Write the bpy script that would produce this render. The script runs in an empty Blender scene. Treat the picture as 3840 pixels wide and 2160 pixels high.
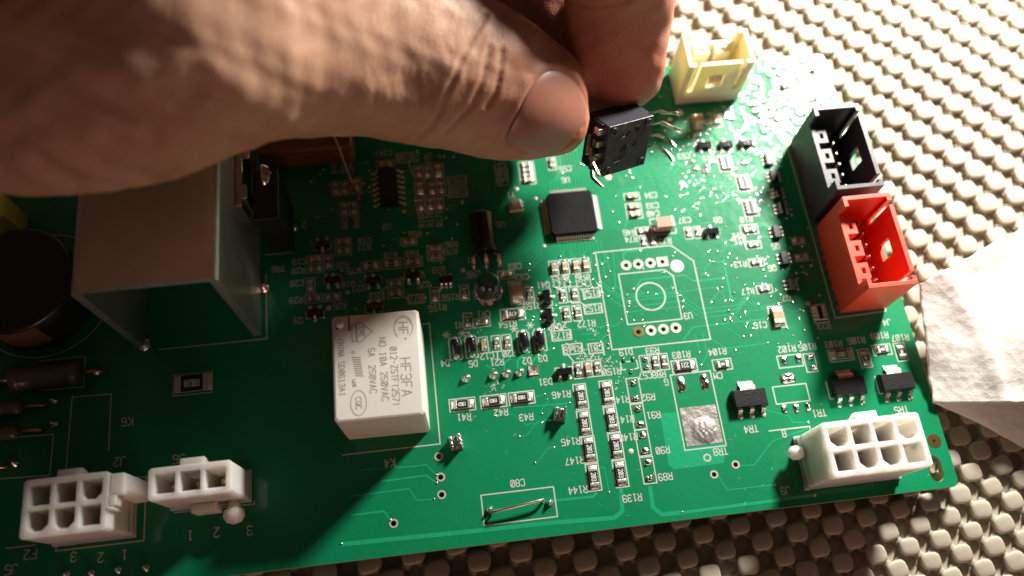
# Close-up of a green circuit board on a cream grip mat; a hand holds a black module it has just lifted off the board.
# All dimensions below are in millimetres (board top = z 0); S turns them into metres.
import bpy, bmesh, math, random
import numpy as np
from mathutils import Vector, Matrix
S = 0.001
random.seed(7)
rng = np.random.default_rng(7)

HAND_THUMB = [
 [[-8.34,34.45,28.74],[-0.29,-1.99,-0.79],[0.47,1.04,-2.78]],[[-9.19,33.89,29.0],[-0.88,-4.78,-1.93],[0.8,1.91,-5.1]],[[-10.94,33.5,29.77],[-1.8,-6.75,-2.76],[0.85,2.52,-6.69]],[[-13.65,33.27,31.09],[-3.13,-7.67,-3.23],[0.58,2.74,-7.06]],
 [[-17.23,33.73,32.59],[-3.91,-8.91,-3.78],[0.43,3.27,-8.16]],[[-20.82,34.47,34.2],[-4.64,-9.5,-4.06],[0.17,3.7,-8.86]],[[-25.07,35.41,36.36],[-5.02,-10.28,-4.39],[-0.12,4.14,-9.54]],
 [[-31.42,36.58,39.0],[-5.36,-11.33,-4.29],[-0.76,4.2,-10.14]],[[-37.96,37.98,42.23],[-5.19,-12.38,-4.69],[-1.23,4.46,-10.42]],[[-46.56,38.77,46.69],[-4.59,-14.01,-4.73],[-2.01,4.37,-10.99]],
 [[-52.17,40.26,50.58],[-4.11,-16.87,-5.27],[-2.74,4.54,-12.42]],[[-58.0,42.03,54.02],[-2.83,-20.71,-5.58],[-3.55,4.37,-14.44]],[[-64.6,43.72,56.29],[-2.35,-25.34,-6.26],[-4.73,4.45,-16.25]],
 [[-72.36,45.54,57.44],[-0.94,-29.79,-6.8],[-5.81,4.2,-17.6]],[[-81.39,47.03,58.09],[-0.02,-32.95,-7.14],[-7.17,3.96,-18.25]],[[-93.31,47.8,58.23],[1.41,-33.8,-6.55],[-8.22,3.03,-17.42]],
 [[-109.06,49.08,57.45],[3.52,-32.39,-5.83],[-8.91,1.93,-16.1]],[[-126.71,51.42,56.92],[4.94,-30.07,-4.82],[-9.8,0.8,-15.08]],[[-146.38,56.4,57.27],[5.91,-27.59,-3.77],[-11.48,-0.39,-15.14]],
 ]
HAND_INDEX = [
 [[-0.29,38.97,18.24],[-4.46,-0.71,-0.63],[0.18,2.11,-3.63]],[[-0.43,40.67,19.96],[-7.52,-0.39,-0.77],[0.4,3.68,-5.82]],[[-0.92,43.12,24.11],[-8.71,0.34,-0.57],[0.6,4.48,-6.48]],[[-1.41,45.37,29.79],[-9.06,1.03,-0.34],[0.8,4.92,-6.51]],
 [[-1.61,47.83,35.03],[-9.31,1.46,-0.18],[0.95,5.21,-6.4]],[[-2.12,49.44,40.98],[-9.38,1.79,-0.06],[1.09,5.47,-6.28]],[[-2.64,52.28,47.42],[-9.6,1.79,-0.08],[1.17,6.0,-6.33]],[[-2.46,57.8,52.27],[-10.08,1.84,-0.1],[1.24,6.43,-6.17]],
 [[-3.08,64.19,56.85],[-10.32,1.25,-0.35],[1.02,6.74,-5.88]],[[-8.38,73.65,61.17],[-10.24,-1.78,-1.52],[-0.33,7.12,-6.13]],[[-26.93,80.42,68.75],[-6.1,-7.64,-3.45],[-2.33,5.49,-8.03]],
 [[-46.44,74.01,75.44],[-3.79,-8.6,-3.64],[-3.13,5.25,-9.14]],[[-66.27,67.25,78.73],[-2.5,-8.23,-3.39],[-4.52,5.39,-9.72]],]
HAND_MIDDLE = [
 [[-17.33,36.81,10.64],[-3.01,0.18,-0.17],[0.48,3.03,-5.16]],[[-16.77,39.67,12.34],[-7.11,0.48,-0.39],[0.78,4.95,-8.07]],[[-15.81,46.18,16.02],[-8.34,0.56,-0.46],[0.83,5.58,-8.25]],[[-14.9,54.05,20.77],[-8.58,0.59,-0.46],[0.83,5.9,-7.78]],
 [[-14.33,60.22,28.58],[-8.56,0.5,-0.5],[0.74,5.82,-6.83]],[[-14.79,66.68,36.43],[-8.31,-0.38,-0.82],[0.37,6.31,-6.69]],[[-18.68,73.42,46.26],[-7.41,-2.75,-1.67],[-0.85,6.53,-6.98]],
 [[-30.77,76.58,54.04],[-4.12,-6.77,-2.96],[-1.78,4.75,-8.38]],[[-47.94,75.11,59.6],[-2.73,-7.47,-3.12],[-2.48,4.69,-9.06]],[[-68.13,75.4,61.3],[-2.12,-7.96,-3.26],[-4.0,5.18,-10.06]],
 ]
HAND_RING = [
 [[-34.36,42.94,8.41],[-4.88,0.44,-0.23],[0.52,3.13,-5.1]],[[-32.95,46.28,10.36],[-8.33,0.66,-0.42],[0.79,5.03,-7.78]],[[-32.34,53.12,15.22],[-8.84,0.62,-0.48],[0.83,5.7,-7.93]],[[-32.13,60.76,23.04],[-7.83,0.4,-0.48],[0.68,5.43,-6.63]],
 [[-31.95,69.7,30.83],[-7.94,-0.47,-0.83],[0.31,6.03,-6.4]],[[-38.17,77.78,42.07],[-6.02,-5.06,-2.45],[-1.78,5.47,-6.93]],[[-54.42,76.97,49.04],[-3.52,-6.99,-3.0],[-2.67,4.82,-8.1]],
 [[-74.56,74.88,53.05],[-2.13,-7.47,-3.07],[-4.22,5.28,-9.92]],]
HAND_LITTLE = [
 [[-50.95,46.45,10.59],[-4.02,0.34,-0.19],[0.51,3.23,-5.03]],[[-49.11,49.72,12.54],[-8.22,0.69,-0.4],[0.78,5.01,-7.44]],[[-48.99,57.58,17.75],[-8.33,0.64,-0.43],[0.78,5.42,-7.14]],[[-48.91,63.66,26.04],[-7.5,0.37,-0.46],[0.63,5.21,-6.04]],
 [[-51.0,71.88,33.37],[-6.93,-1.27,-1.05],[-0.19,5.82,-5.78]],[[-57.69,75.46,41.73],[-4.48,-4.83,-2.23],[-2.27,5.13,-6.52]],[[-77.13,71.66,45.14],[-2.19,-7.47,-3.08],[-3.63,4.64,-8.69]],
 ]
MODULE_CENTRE = [-0.96, 28.99, 22.92]
MODULE_AXES = [[0.8947, 0.3398, -0.2897], [-0.1035, -0.4733, -0.8748], [-0.4344, 0.8127, -0.3883]]
MODULE_PINS = [
 [[2.67,32.23,28.78],[3.24,31.65,29.67],[3.9,31.51,30.21],[4.73,30.79,30.54],[6.2,29.99,31.42],[6.88,29.68,31.89]],[[2.59,30.6,27.6],[3.29,30.01,28.51],[4.25,29.84,29.05],[5.46,28.75,29.27],[6.34,28.03,29.6],[7.34,27.36,29.96]],
 [[2.4,28.97,26.41],[2.98,28.41,27.32],[3.56,28.07,27.77],[4.69,27.22,28.07],[5.42,26.19,28.27],[6.01,24.9,28.36]],[[2.2,27.33,25.22],[2.67,26.8,26.13],[3.25,26.46,26.59],[4.35,25.34,26.78],[5.19,24.08,26.89],[5.55,22.88,27.0]],
 [[-6.2,31.37,24.07],[-6.72,31.72,24.16],[-7.87,31.36,24.46],[-8.44,29.55,24.26],[-9.03,27.53,23.96]],[[-6.62,29.17,23.18],[-7.09,29.35,23.21],[-8.01,28.96,23.52],[-8.38,27.25,23.37],[-8.2,25.49,23.24]],
 [[-6.96,27.14,22.36],[-7.42,26.94,22.79],[-8.14,27.23,23.38],[-8.08,25.48,23.24],[-7.49,23.67,23.13],[-7.12,23.17,22.96]],[[-7.02,24.94,22.04],[-7.61,24.64,22.42],[-8.48,24.61,22.87],[-8.52,23.23,22.87],[-7.85,22.11,23.03],[-7.07,20.98,23.19]],
 ]
TOWEL = [
 [[55.38,1.54,7.0],[106.06,20.53,14.0],[89.91,-27.03,9.0],[54.39,-20.96,1.2]],[[54.9,-20.67,0.2],[88.43,-25.15,5.0],[86.39,-41.66,-1.2],[62.4,-24.61,-1.6]],]
WIRE = [
 [-53.5,35.0,0.3],[-53.74,35.8,1.2],[-54.34,36.54,5.39],[-54.84,37.87,9.63],[-55.27,39.03,14.88],[-55.67,39.44,19.32],[-55.72,39.7,24.79],]
CAM_POS = [-36.671, -48.722, 156.604]
CAM_ROT = [[0.992179, 0.099483, -0.075389], [-0.120149, 0.924875, -0.360791], [0.033833, 0.367027, 0.929595]]
CAM_LENS = 29.232

CREASE_LINES = [
 [[-26.29,39.9,49.23],[-27.15,38.48,49.47],[-27.99,37.11,49.66],[-28.82,35.87,49.71],[-29.42,34.79,49.65],[-30.02,33.71,49.58],[-30.61,32.65,49.52],[-31.02,31.99,49.34],[-31.43,31.35,49.14],[-31.84,30.64,49.04],[-32.2,29.9,48.75],[-32.55,29.27,48.3],[-32.9,28.66,47.83],[-33.22,28.28,47.59],[-33.54,27.92,47.33],[-33.86,27.57,47.05],[-34.37,26.8,46.23],[-34.89,26.09,45.29],[-35.41,25.33,44.42],[-36.2,24.82,43.69],[-36.98,24.5,42.66],[-37.78,24.18,41.6],[-38.4,24.08,40.94],[-39.02,24.15,39.99],[-39.66,24.4,38.75]],
 [[-26.49,34.17,48.35],[-26.79,33.35,48.14],[-27.09,32.54,47.9],[-27.38,31.76,47.63],[-27.68,30.92,47.22],[-27.98,30.06,46.83],[-28.27,29.25,46.38],[-28.79,28.39,45.78],[-29.3,27.6,45.08],[-29.8,26.86,44.28],[-30.72,26.22,43.77],[-31.64,25.65,43.14],[-32.56,25.07,42.52],[-33.25,24.64,42.14],[-33.94,24.33,41.55],[-34.63,24.17,40.73]],
 [[-24.46,34.17,47.44],[-24.73,32.99,47.0],[-25.0,31.8,46.59],[-25.25,30.74,45.99],[-25.54,29.96,45.46],[-25.84,29.17,44.97],[-26.13,28.44,44.36],[-26.64,27.94,43.96],[-27.16,27.45,43.52],[-27.67,26.96,43.09]],
 [[-11.41,48.33,40.98],[-10.9,47.2,41.89],[-10.29,46.43,42.36],[-9.64,45.86,42.61],[-8.66,45.2,43.16],[-7.67,44.61,43.65],[-6.63,44.2,43.9],[-5.75,43.94,44.39],[-4.89,43.67,44.89],[-3.99,43.53,45.22],[-3.28,43.49,45.46],[-2.57,43.45,45.7],[-1.89,43.37,45.99]],
 [[-30.5,39.42,51.82],[-30.82,38.25,51.83],[-31.13,37.24,51.64],[-31.44,36.29,51.39],[-31.67,35.42,51.14],[-31.9,34.55,50.9],[-32.13,33.66,50.67]],
 [[-33.91,33.79,51.67],[-33.52,33.14,51.08],[-33.13,32.44,50.54],[-32.74,31.72,50.01],[-33.08,30.51,49.6],[-33.4,29.54,48.83],[-33.72,28.62,48.0]],
 [[-30.18,30.94,48.42],[-30.38,30.31,48.18],[-30.59,29.71,47.9],[-30.79,29.16,47.53],[-30.76,28.79,47.12],[-30.74,28.45,46.66],[-30.71,28.11,46.19]],
 [[-38.3,30.27,51.02],[-38.18,29.3,49.91],[-38.07,28.31,48.78],[-37.96,27.33,47.62],[-38.21,26.59,46.83],[-38.46,25.84,46.07],[-38.72,25.22,45.08]],
 [[-40.55,29.34,51.27],[-40.43,28.6,50.27],[-40.31,27.9,49.21],[-40.18,27.06,48.31],[-40.4,26.48,47.79],[-40.63,25.98,47.13],[-40.87,25.55,46.36]],
 [[-42.93,28.52,52.03],[-42.73,27.83,51.2],[-42.53,27.14,50.35],[-42.34,26.55,49.35],[-42.48,26.11,48.85],[-42.64,25.72,48.28],[-42.79,25.36,47.65]],
 [[-44.94,28.12,53.49],[-44.81,27.56,52.73],[-44.67,27.01,51.95],[-44.53,26.43,51.19],[-44.7,25.93,50.57],[-44.88,25.52,49.82],[-45.07,25.13,49.03]],
 [[-36.87,29.31,49.49],[-36.59,28.36,48.51],[-36.32,27.53,47.35],[-36.04,26.6,46.29],[-36.28,25.98,45.54],[-36.51,25.38,44.75],[-36.75,24.88,43.79]],
 [[-35.62,25.33,44.45],[-35.9,24.92,43.88],[-36.17,24.59,43.15],[-36.45,24.35,42.3],[-36.94,24.15,41.53],[-37.43,23.96,40.71],[-37.93,23.97,39.58]],
 [[-29.2,30.36,47.72],[-29.12,29.82,47.31],[-29.04,29.32,46.84],[-28.95,28.85,46.32],[-29.37,28.24,45.83],[-29.78,27.65,45.31],[-30.2,27.06,44.78]],
]
SOFT_LINES = [
 [[-79.2,18.91,65.46],[-77.88,18.06,64.56],[-76.61,17.3,63.51],[-75.4,16.69,62.22],[-74.64,16.25,61.2],[-73.94,15.93,59.98],[-73.22,15.61,58.75],[-71.8,15.5,57.79],[-70.54,15.75,56.28],[-69.29,16.07,54.61],[-68.18,16.83,53.29],[-67.19,17.93,51.43],[-66.11,18.94,49.69]],
 [[-76.15,18.1,64.75],[-74.84,17.72,63.82],[-73.53,17.4,62.8],[-72.2,17.08,61.76],[-70.88,16.8,60.62],[-69.57,16.6,59.34],[-68.3,16.54,57.81],[-66.7,17.0,56.25],[-65.34,18.15,53.61],[-64.07,19.79,50.16]],
 [[-82.88,17.63,64.35],[-82.01,17.01,63.75],[-81.15,16.42,63.1],[-80.32,15.87,62.37],[-79.14,15.41,61.11],[-77.96,14.96,59.79],[-76.77,14.55,58.38],[-75.54,14.55,57.04],[-74.26,14.52,55.7],[-73.17,14.87,53.72],[-72.1,15.14,53.3],[-71.07,15.49,52.76],[-70.22,16.22,51.61]],
 [[-85.99,16.39,62.76],[-85.13,15.66,61.99],[-84.34,15.03,61.06],[-83.59,14.44,60.03],[-82.41,14.06,58.9],[-81.33,13.82,57.51],[-80.29,13.68,55.93],[-78.99,13.73,54.77],[-77.76,13.91,53.36],[-76.59,14.26,51.66]],
 [[-69.76,18.95,64.1],[-68.54,18.45,62.65],[-67.24,17.85,61.31],[-66.08,17.59,59.41],[-64.72,17.81,58.01],[-63.54,18.57,55.76],[-62.34,19.46,53.27],[-61.51,20.24,51.55],[-60.55,20.76,50.23],[-59.61,21.44,48.63]],
 [[-90.31,16.14,60.65],[-89.44,15.25,59.99],[-88.67,14.49,59.12],[-88.11,13.99,57.83],[-87.14,13.66,56.81],[-86.26,13.48,55.53],[-85.46,13.42,54.02],[-84.42,13.52,53.03],[-83.46,13.76,51.79],[-82.79,14.44,49.8]],
 [[-66.48,19.84,63.84],[-65.39,19.33,62.73],[-64.35,18.98,61.38],[-63.34,18.77,59.78],[-62.3,18.96,58.18],[-61.37,19.59,55.87],[-60.4,20.22,53.52]],
 [[-89.23,14.01,57.28],[-88.74,13.76,56.46],[-88.29,13.54,55.55],[-87.94,13.46,54.41],[-87.45,13.48,53.54],[-87.01,13.56,52.55],[-86.69,13.82,51.26]],
]
NAIL_LINE = [
 [-24.52,24.49,36.78],
 [-23.39,25.76,39.26],
 [-21.59,27.68,41.51],
 [-19.68,30.34,42.59],
 [-18.12,32.03,42.37],
 [-16.36,33.27,41.7],
 [-13.86,34.0,40.0],
 [-11.97,33.44,38.31],
 [-10.71,32.61,36.23],
 [-10.17,31.4,34.36],
 [-10.23,29.99,33.61],
 [-10.85,28.25,32.65],
 [-12.31,26.67,31.96],
 [-14.16,25.84,30.56],
 [-17.06,25.07,30.1],
 [-20.11,24.14,32.15],
 [-22.52,24.03,34.49],
]
# ------------------------------------------------------------------ camera, light, exposure
scene = bpy.context.scene
cam_data = bpy.data.cameras.new("camera")
cam = bpy.data.objects.new("camera", cam_data)
scene.collection.objects.link(cam)
cam.matrix_world = Matrix.Translation(Vector(CAM_POS) * S) @ Matrix(CAM_ROT).to_4x4()
cam_data.sensor_width = 36
cam_data.lens = CAM_LENS
cam_data.clip_start = 0.005
cam_data.clip_end = 5
cam_data.dof.use_dof = True
cam_data.dof.focus_distance = 0.154
cam_data.dof.aperture_fstop = 8.5
scene.camera = cam

world = bpy.data.worlds.new("World")
scene.world = world
world.use_nodes = True
wbg = world.node_tree.nodes["Background"]
wbg.inputs[0].default_value = (0.85, 0.58, 0.48, 1)     # dim warm room
wbg.inputs[1].default_value = 0.038

def lamp(name, kind, loc, target, power, color, size):
    d = bpy.data.lights.new(name, kind)
    d.energy = power
    d.color = color
    if kind == 'AREA':
        d.shape = 'DISK'
        d.size = size * S
    else:
        d.shadow_soft_size = size * S
    o = bpy.data.objects.new(name, d)
    scene.collection.objects.link(o)
    o.location = Vector(loc) * S
    o.rotation_euler = (Vector(target) - Vector(loc)).to_track_quat('-Z', 'Y').to_euler()
    return o
# the bright work lamp standing low behind the right end of the board
lamp("work_lamp", "AREA", (116, 128, 107), (0, 10, 0), 1.24, (1.0, 0.945, 0.85), 32)
# added warm fill light, low in front, lifting the shaded hand and connectors
lamp("fill_lamp", 'AREA', (40, -400, 90), (-40, 20, 30), 0.31, (1.0, 0.55, 0.42), 200)

vs = scene.view_settings
vs.view_transform = 'Standard'
vs.look = 'None'
vs.exposure = 0.0
vs.gamma = 1.0
scene.cycles.use_denoising = True
scene.cycles.max_bounces = 8
scene.cycles.transparent_max_bounces = 8
scene.cycles.sample_clamp_indirect = 4.0

# ------------------------------------------------------------------ helpers
def tag(o, label=None, cat=None, group=None, kind=None):
    if label: o["label"] = label
    if cat: o["category"] = cat
    if group: o["group"] = group
    if kind: o["kind"] = kind
    return o

def material(name, color, rough=0.5, metal=0.0, coat=0.0, bump=0.0, bump_scale=800.0, vary=0.0, vary_scale=300.0,
             sss=0.0, sss_radius=(1, .6, .4), sss_scale=0.001, trans=0.0, ior=1.5, spec=0.5, coat_rough=0.1, detail=3.0):
    m = bpy.data.materials.new(name)
    m.use_nodes = True
    nt = m.node_tree
    b = nt.nodes["Principled BSDF"]
    b.inputs["Base Color"].default_value = (*color, 1)
    b.inputs["Roughness"].default_value = rough
    b.inputs["Metallic"].default_value = metal
    b.inputs["Coat Weight"].default_value = coat
    b.inputs["Coat Roughness"].default_value = coat_rough
    b.inputs["Specular IOR Level"].default_value = spec
    b.inputs["IOR"].default_value = ior
    b.inputs["Transmission Weight"].default_value = trans
    if sss:
        b.inputs["Subsurface Weight"].default_value = sss
        b.inputs["Subsurface Radius"].default_value = sss_radius
        b.inputs["Subsurface Scale"].default_value = sss_scale
    tc = nt.nodes.new("ShaderNodeTexCoord")
    if bump or vary:
        if bump:
            n = nt.nodes.new("ShaderNodeTexNoise"); n.inputs["Scale"].default_value = bump_scale; n.inputs["Detail"].default_value = detail
            nt.links.new(tc.outputs["Object"], n.inputs["Vector"])
            bp = nt.nodes.new("ShaderNodeBump"); bp.inputs["Strength"].default_value = bump; bp.inputs["Distance"].default_value = 0.0002
            nt.links.new(n.outputs["Fac"], bp.inputs["Height"]); nt.links.new(bp.outputs["Normal"], b.inputs["Normal"])
        if vary:
            n = nt.nodes.new("ShaderNodeTexNoise"); n.inputs["Scale"].default_value = vary_scale; n.inputs["Detail"].default_value = 4
            nt.links.new(tc.outputs["Object"], n.inputs["Vector"])
            r = nt.nodes.new("ShaderNodeMapRange"); r.inputs["To Min"].default_value = 1 - vary; r.inputs["To Max"].default_value = 1 + vary
            nt.links.new(n.outputs["Fac"], r.inputs["Value"])
            mx = nt.nodes.new("ShaderNodeVectorMath"); mx.operation = 'SCALE'; mx.inputs[0].default_value = color
            nt.links.new(r.outputs["Result"], mx.inputs["Scale"]); nt.links.new(mx.outputs["Vector"], b.inputs["Base Color"])
    return m

class MB:
    """collects faces in millimetres, builds ONE mesh"""
    def __init__(self): self.v = []; self.f = []; self.m = []; self.s = []
    def add(self, verts, faces, mi=0, smooth=False):
        o = len(self.v); self.v += [tuple(p) for p in verts]
        for q in faces: self.f.append([i + o for i in q]); self.m.append(mi); self.s.append(smooth)
        return self
    def box(self, x0, x1, y0, y1, z0, z1, mi=0, bev=0.0):
        if bev:
            bm = bmesh.new(); bmesh.ops.create_cube(bm, size=1)
            for v in bm.verts: v.co = ((x0 + x1) / 2 + v.co.x * (x1 - x0), (y0 + y1) / 2 + v.co.y * (y1 - y0), (z0 + z1) / 2 + v.co.z * (z1 - z0))
            bmesh.ops.bevel(bm, geom=bm.edges[:], offset=bev, segments=2, affect='EDGES', profile=0.5)
            bm.verts.index_update()
            self.add([v.co[:] for v in bm.verts], [[v.index for v in f.verts] for f in bm.faces], mi); bm.free(); return self
        self.add([(x0, y0, z0), (x1, y0, z0), (x1, y1, z0), (x0, y1, z0), (x0, y0, z1), (x1, y0, z1), (x1, y1, z1), (x0, y1, z1)],
                 [(0, 3, 2, 1), (4, 5, 6, 7), (0, 1, 5, 4), (1, 2, 6, 5), (2, 3, 7, 6), (3, 0, 4, 7)], mi); return self
    def rings(self, rings, mi=0, smooth=True, cap0=True, cap1=True, closed=True):
        n = len(rings[0]); vs = [p for r in rings for p in r]; fs = []
        for i in range(len(rings) - 1):
            for j in range(n if closed else n - 1):
                k = (j + 1) % n
                fs.append((i * n + j, i * n + k, (i + 1) * n + k, (i + 1) * n + j))
        if cap0: fs.append(tuple(range(n - 1, -1, -1)))
        if cap1: fs.append(tuple(range((len(rings) - 1) * n, len(rings) * n)))
        self.add(vs, fs, mi, smooth); return self
    def cyl(self, cx, cy, z0, z1, r, n=20, mi=0, r1=None, smooth=True):
        r1 = r if r1 is None else r1
        g = lambda R_, z: [(cx + R_ * math.cos(2 * math.pi * k / n), cy + R_ * math.sin(2 * math.pi * k / n), z) for k in range(n)]
        return self.rings([g(r, z0), g(r1, z1)], mi, smooth)
    def lathe(self, cx, cy, prof, n=20, mi=0, smooth=True):
        return self.rings([[(cx + r * math.cos(2 * math.pi * k / n), cy + r * math.sin(2 * math.pi * k / n), z) for k in range(n)] for r, z in prof], mi, smooth)
    def tube(self, pts, r, n=8, mi=0, twist=0.0, flat=1.0, smooth=True):
        P = [Vector(p) for p in pts]; rs = []; up = Vector((0, 0, 1))
        for i, p in enumerate(P):
            t = (P[min(i + 1, len(P) - 1)] - P[max(i - 1, 0)]).normalized()
            a = t.cross(up)
            if a.length < 0.05: a = t.cross(Vector((0, 1, 0)))
            a.normalize(); b = a.cross(t)
            rr = r[i] if isinstance(r, (list, tuple)) else r
            rs.append([tuple(p + a * rr * math.cos(2 * math.pi * k / n + twist * i) + b * rr * flat * math.sin(2 * math.pi * k / n + twist * i)) for k in range(n)])
        return self.rings(rs, mi, smooth)
    def strip(self, pts, w, t, side, mi=0):
        """flat bar of width w (along side) and thickness t following pts"""
        P = [Vector(p) for p in pts]; sd = Vector(side).normalized(); rs = []
        for i, p in enumerate(P):
            d = (P[min(i + 1, len(P) - 1)] - P[max(i - 1, 0)]).normalized(); nn = d.cross(sd).normalized()
            ww = w[i] if isinstance(w, (list, tuple)) else w
            rs.append([tuple(p + sd * ww / 2 + nn * t / 2), tuple(p - sd * ww / 2 + nn * t / 2), tuple(p - sd * ww / 2 - nn * t / 2), tuple(p + sd * ww / 2 - nn * t / 2)])
        return self.rings(rs, mi, False)
    def xf(self, M):
        self.v = [tuple(M @ Vector(p)) for p in self.v]; return self
    def merge(self, o, M=None, mi=None):
        vs = [tuple(M @ Vector(p)) for p in o.v] if M else o.v
        k = len(self.v); self.v += vs; self.f += [[i + k for i in q] for q in o.f]; self.m += o.m if mi is None else [mi] * len(o.f); self.s += o.s; return self
    def mesh(self, name, mats):
        me = bpy.data.meshes.new(name)
        me.from_pydata([(x * S, y * S, z * S) for x, y, z in self.v], [], self.f)
        for m in (mats if isinstance(mats, (list, tuple)) else [mats]): me.materials.append(m)
        me.polygons.foreach_set("material_index", self.m); me.polygons.foreach_set("use_smooth", self.s)
        bm = bmesh.new(); bm.from_mesh(me); bmesh.ops.recalc_face_normals(bm, faces=bm.faces[:]); bm.to_mesh(me); bm.free()
        me.update(); return me
    def build(self, name, mats, parent=None, loc=(0, 0, 0), rot=0.0):
        return link(name, self.mesh(name, mats), parent, loc, rot)

def link(name, data, parent=None, loc=(0, 0, 0), rot=0.0):
    o = bpy.data.objects.new(name, data); scene.collection.objects.link(o)
    o.location = Vector(loc) * S; o.rotation_euler = (0, 0, rot)
    if parent: o.parent = parent
    return o

def copy_tree(src, parent=None):
    c = src.copy(); scene.collection.objects.link(c); c.parent = parent
    for ch in list(src.children):
        d = ch.copy(); scene.collection.objects.link(d); d.parent = c
    return c

def circle_pts(cx, cy, r, n=20, ry=None):
    return [(cx + r * math.cos(2 * math.pi * k / n), cy + (ry or r) * math.sin(2 * math.pi * k / n)) for k in range(n)]

def prism(outer, holes, z0, z1):
    """flat plate with holes cut right through; returns an MB (mm)"""
    cu = bpy.data.curves.new("plate", 'CURVE'); cu.dimensions = '2D'; cu.fill_mode = 'BOTH'; cu.extrude = (z1 - z0) / 2
    for pts in [outer] + holes:
        sp = cu.splines.new('POLY'); sp.points.add(len(pts) - 1); sp.use_cyclic_u = True
        for k, p in enumerate(pts): sp.points[k].co = (p[0], p[1], 0, 1)
    ob = bpy.data.objects.new("plate", cu); scene.collection.objects.link(ob)
    dg = bpy.context.evaluated_depsgraph_get(); me = bpy.data.meshes.new_from_object(ob.evaluated_get(dg))
    mb = MB(); mb.add([(v.co.x, v.co.y, v.co.z + (z0 + z1) / 2) for v in me.vertices], [list(p.vertices) for p in me.polygons])
    bpy.data.objects.remove(ob); bpy.data.curves.remove(cu); bpy.data.meshes.remove(me)
    return mb

# stroke lettering, as a board plotter draws it (grid 4 wide, 6 high)
def _g(s):
    out = []
    for pl in s.split(';'):
        out.append([(int(pl[i]), int(pl[i + 1])) for i in range(0, len(pl), 2)])
    return out
GLYPH = {k: _g(v) for k, v in {
 '0': "1001051636454130" + "10;1135", '1': "152620;1030", '2': "0516364544004" + "0", '3': "051636454433 13;334241301001".replace(' ', ''), '4': "3036024 2".replace(' ', ''),
 '5': "46060333424130100 1".replace(' ', ''), '6': "45361605011030414233130 2".replace(' ', ''), '7': "064610", '8': "130405163645443313020110304142 33".replace(' ', ''),
 '9': "01103041453616050413334 4".replace(' ', ''), 'A': "002640;0838".replace('08', '12').replace('38', '32'), 'B': "0006364544330 3;334241300 0".replace(' ', ''),
 'C': "4536160501103041", 'D': "0006264442200 0".replace(' ', ''), 'E': "46060040;0333", 'F': "460600;0333", 'G': "453616050110304143 23".replace(' ', ''), 'H': "0006;4046;0343",
 'I': "2026", 'J': "4641301001", 'K': "0006;4603;1440".replace('1440', '1340'), 'L': "060040", 'M': "0006234640", 'N': "00064046", 'O': "100105163645413010", 'P': "000636454433 03".replace(' ', ''),
 'Q': "100105163645413010;2240", 'R': "000636454433 03;2340".replace(' ', ''), 'S': "45361605041 3334241301001".replace(' ', ''), 'T': "0646;2620", 'U': "060110304146", 'V': "062046",
 'W': "0610243046", 'X': "0046;0640", 'Y': "062346;2320", 'Z': "06460040", '(': "36252130", ')': "16252110", '-': "1333", '.': "2021", 'c': "4233130201103041", 'u': "0301103043;4340", 's': "43130232413000"}.items()}

def ribbon(mb, pts, w, z, th=0.0, mi=0, closed=False):
    for a, b in zip(pts[:-1], pts[1:]):
        dx, dy = b[0] - a[0], b[1] - a[1]; L = math.hypot(dx, dy)
        if L < 1e-6: continue
        ux, uy = dx / L * w / 2, dy / L * w / 2
        q = [(a[0] - ux * .6 - uy, a[1] - uy * .6 + ux), (a[0] - ux * .6 + uy, a[1] - uy * .6 - ux), (b[0] + ux * .6 + uy, b[1] + uy * .6 - ux), (b[0] + ux * .6 - uy, b[1] + uy * .6 + ux)]
        z2 = z + random.uniform(0, .004)
        mb.add([(x, y, z2) for x, y in q], [(0, 1, 2, 3)], mi)

def write(mb, s, cx, cy, h, rot, z, w=0.2, mi=0, squash=0.8):
    """stroke text centred on (cx, cy); rot in degrees"""
    k = h / 6.0; adv = 5.6 * k * squash; W = adv * len(s) - 1.6 * k * squash
    c, sn = math.cos(math.radians(rot)), math.sin(math.radians(rot))
    for i, ch in enumerate(s):
        for pl in GLYPH.get(ch, []):
            pts = [(px * k * squash + i * adv - W / 2, py * k - h / 2) for px, py in pl]
            ribbon(mb, [(cx + x * c - y * sn, cy + x * sn + y * c) for x, y in pts], w, z, mi=mi)

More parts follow.
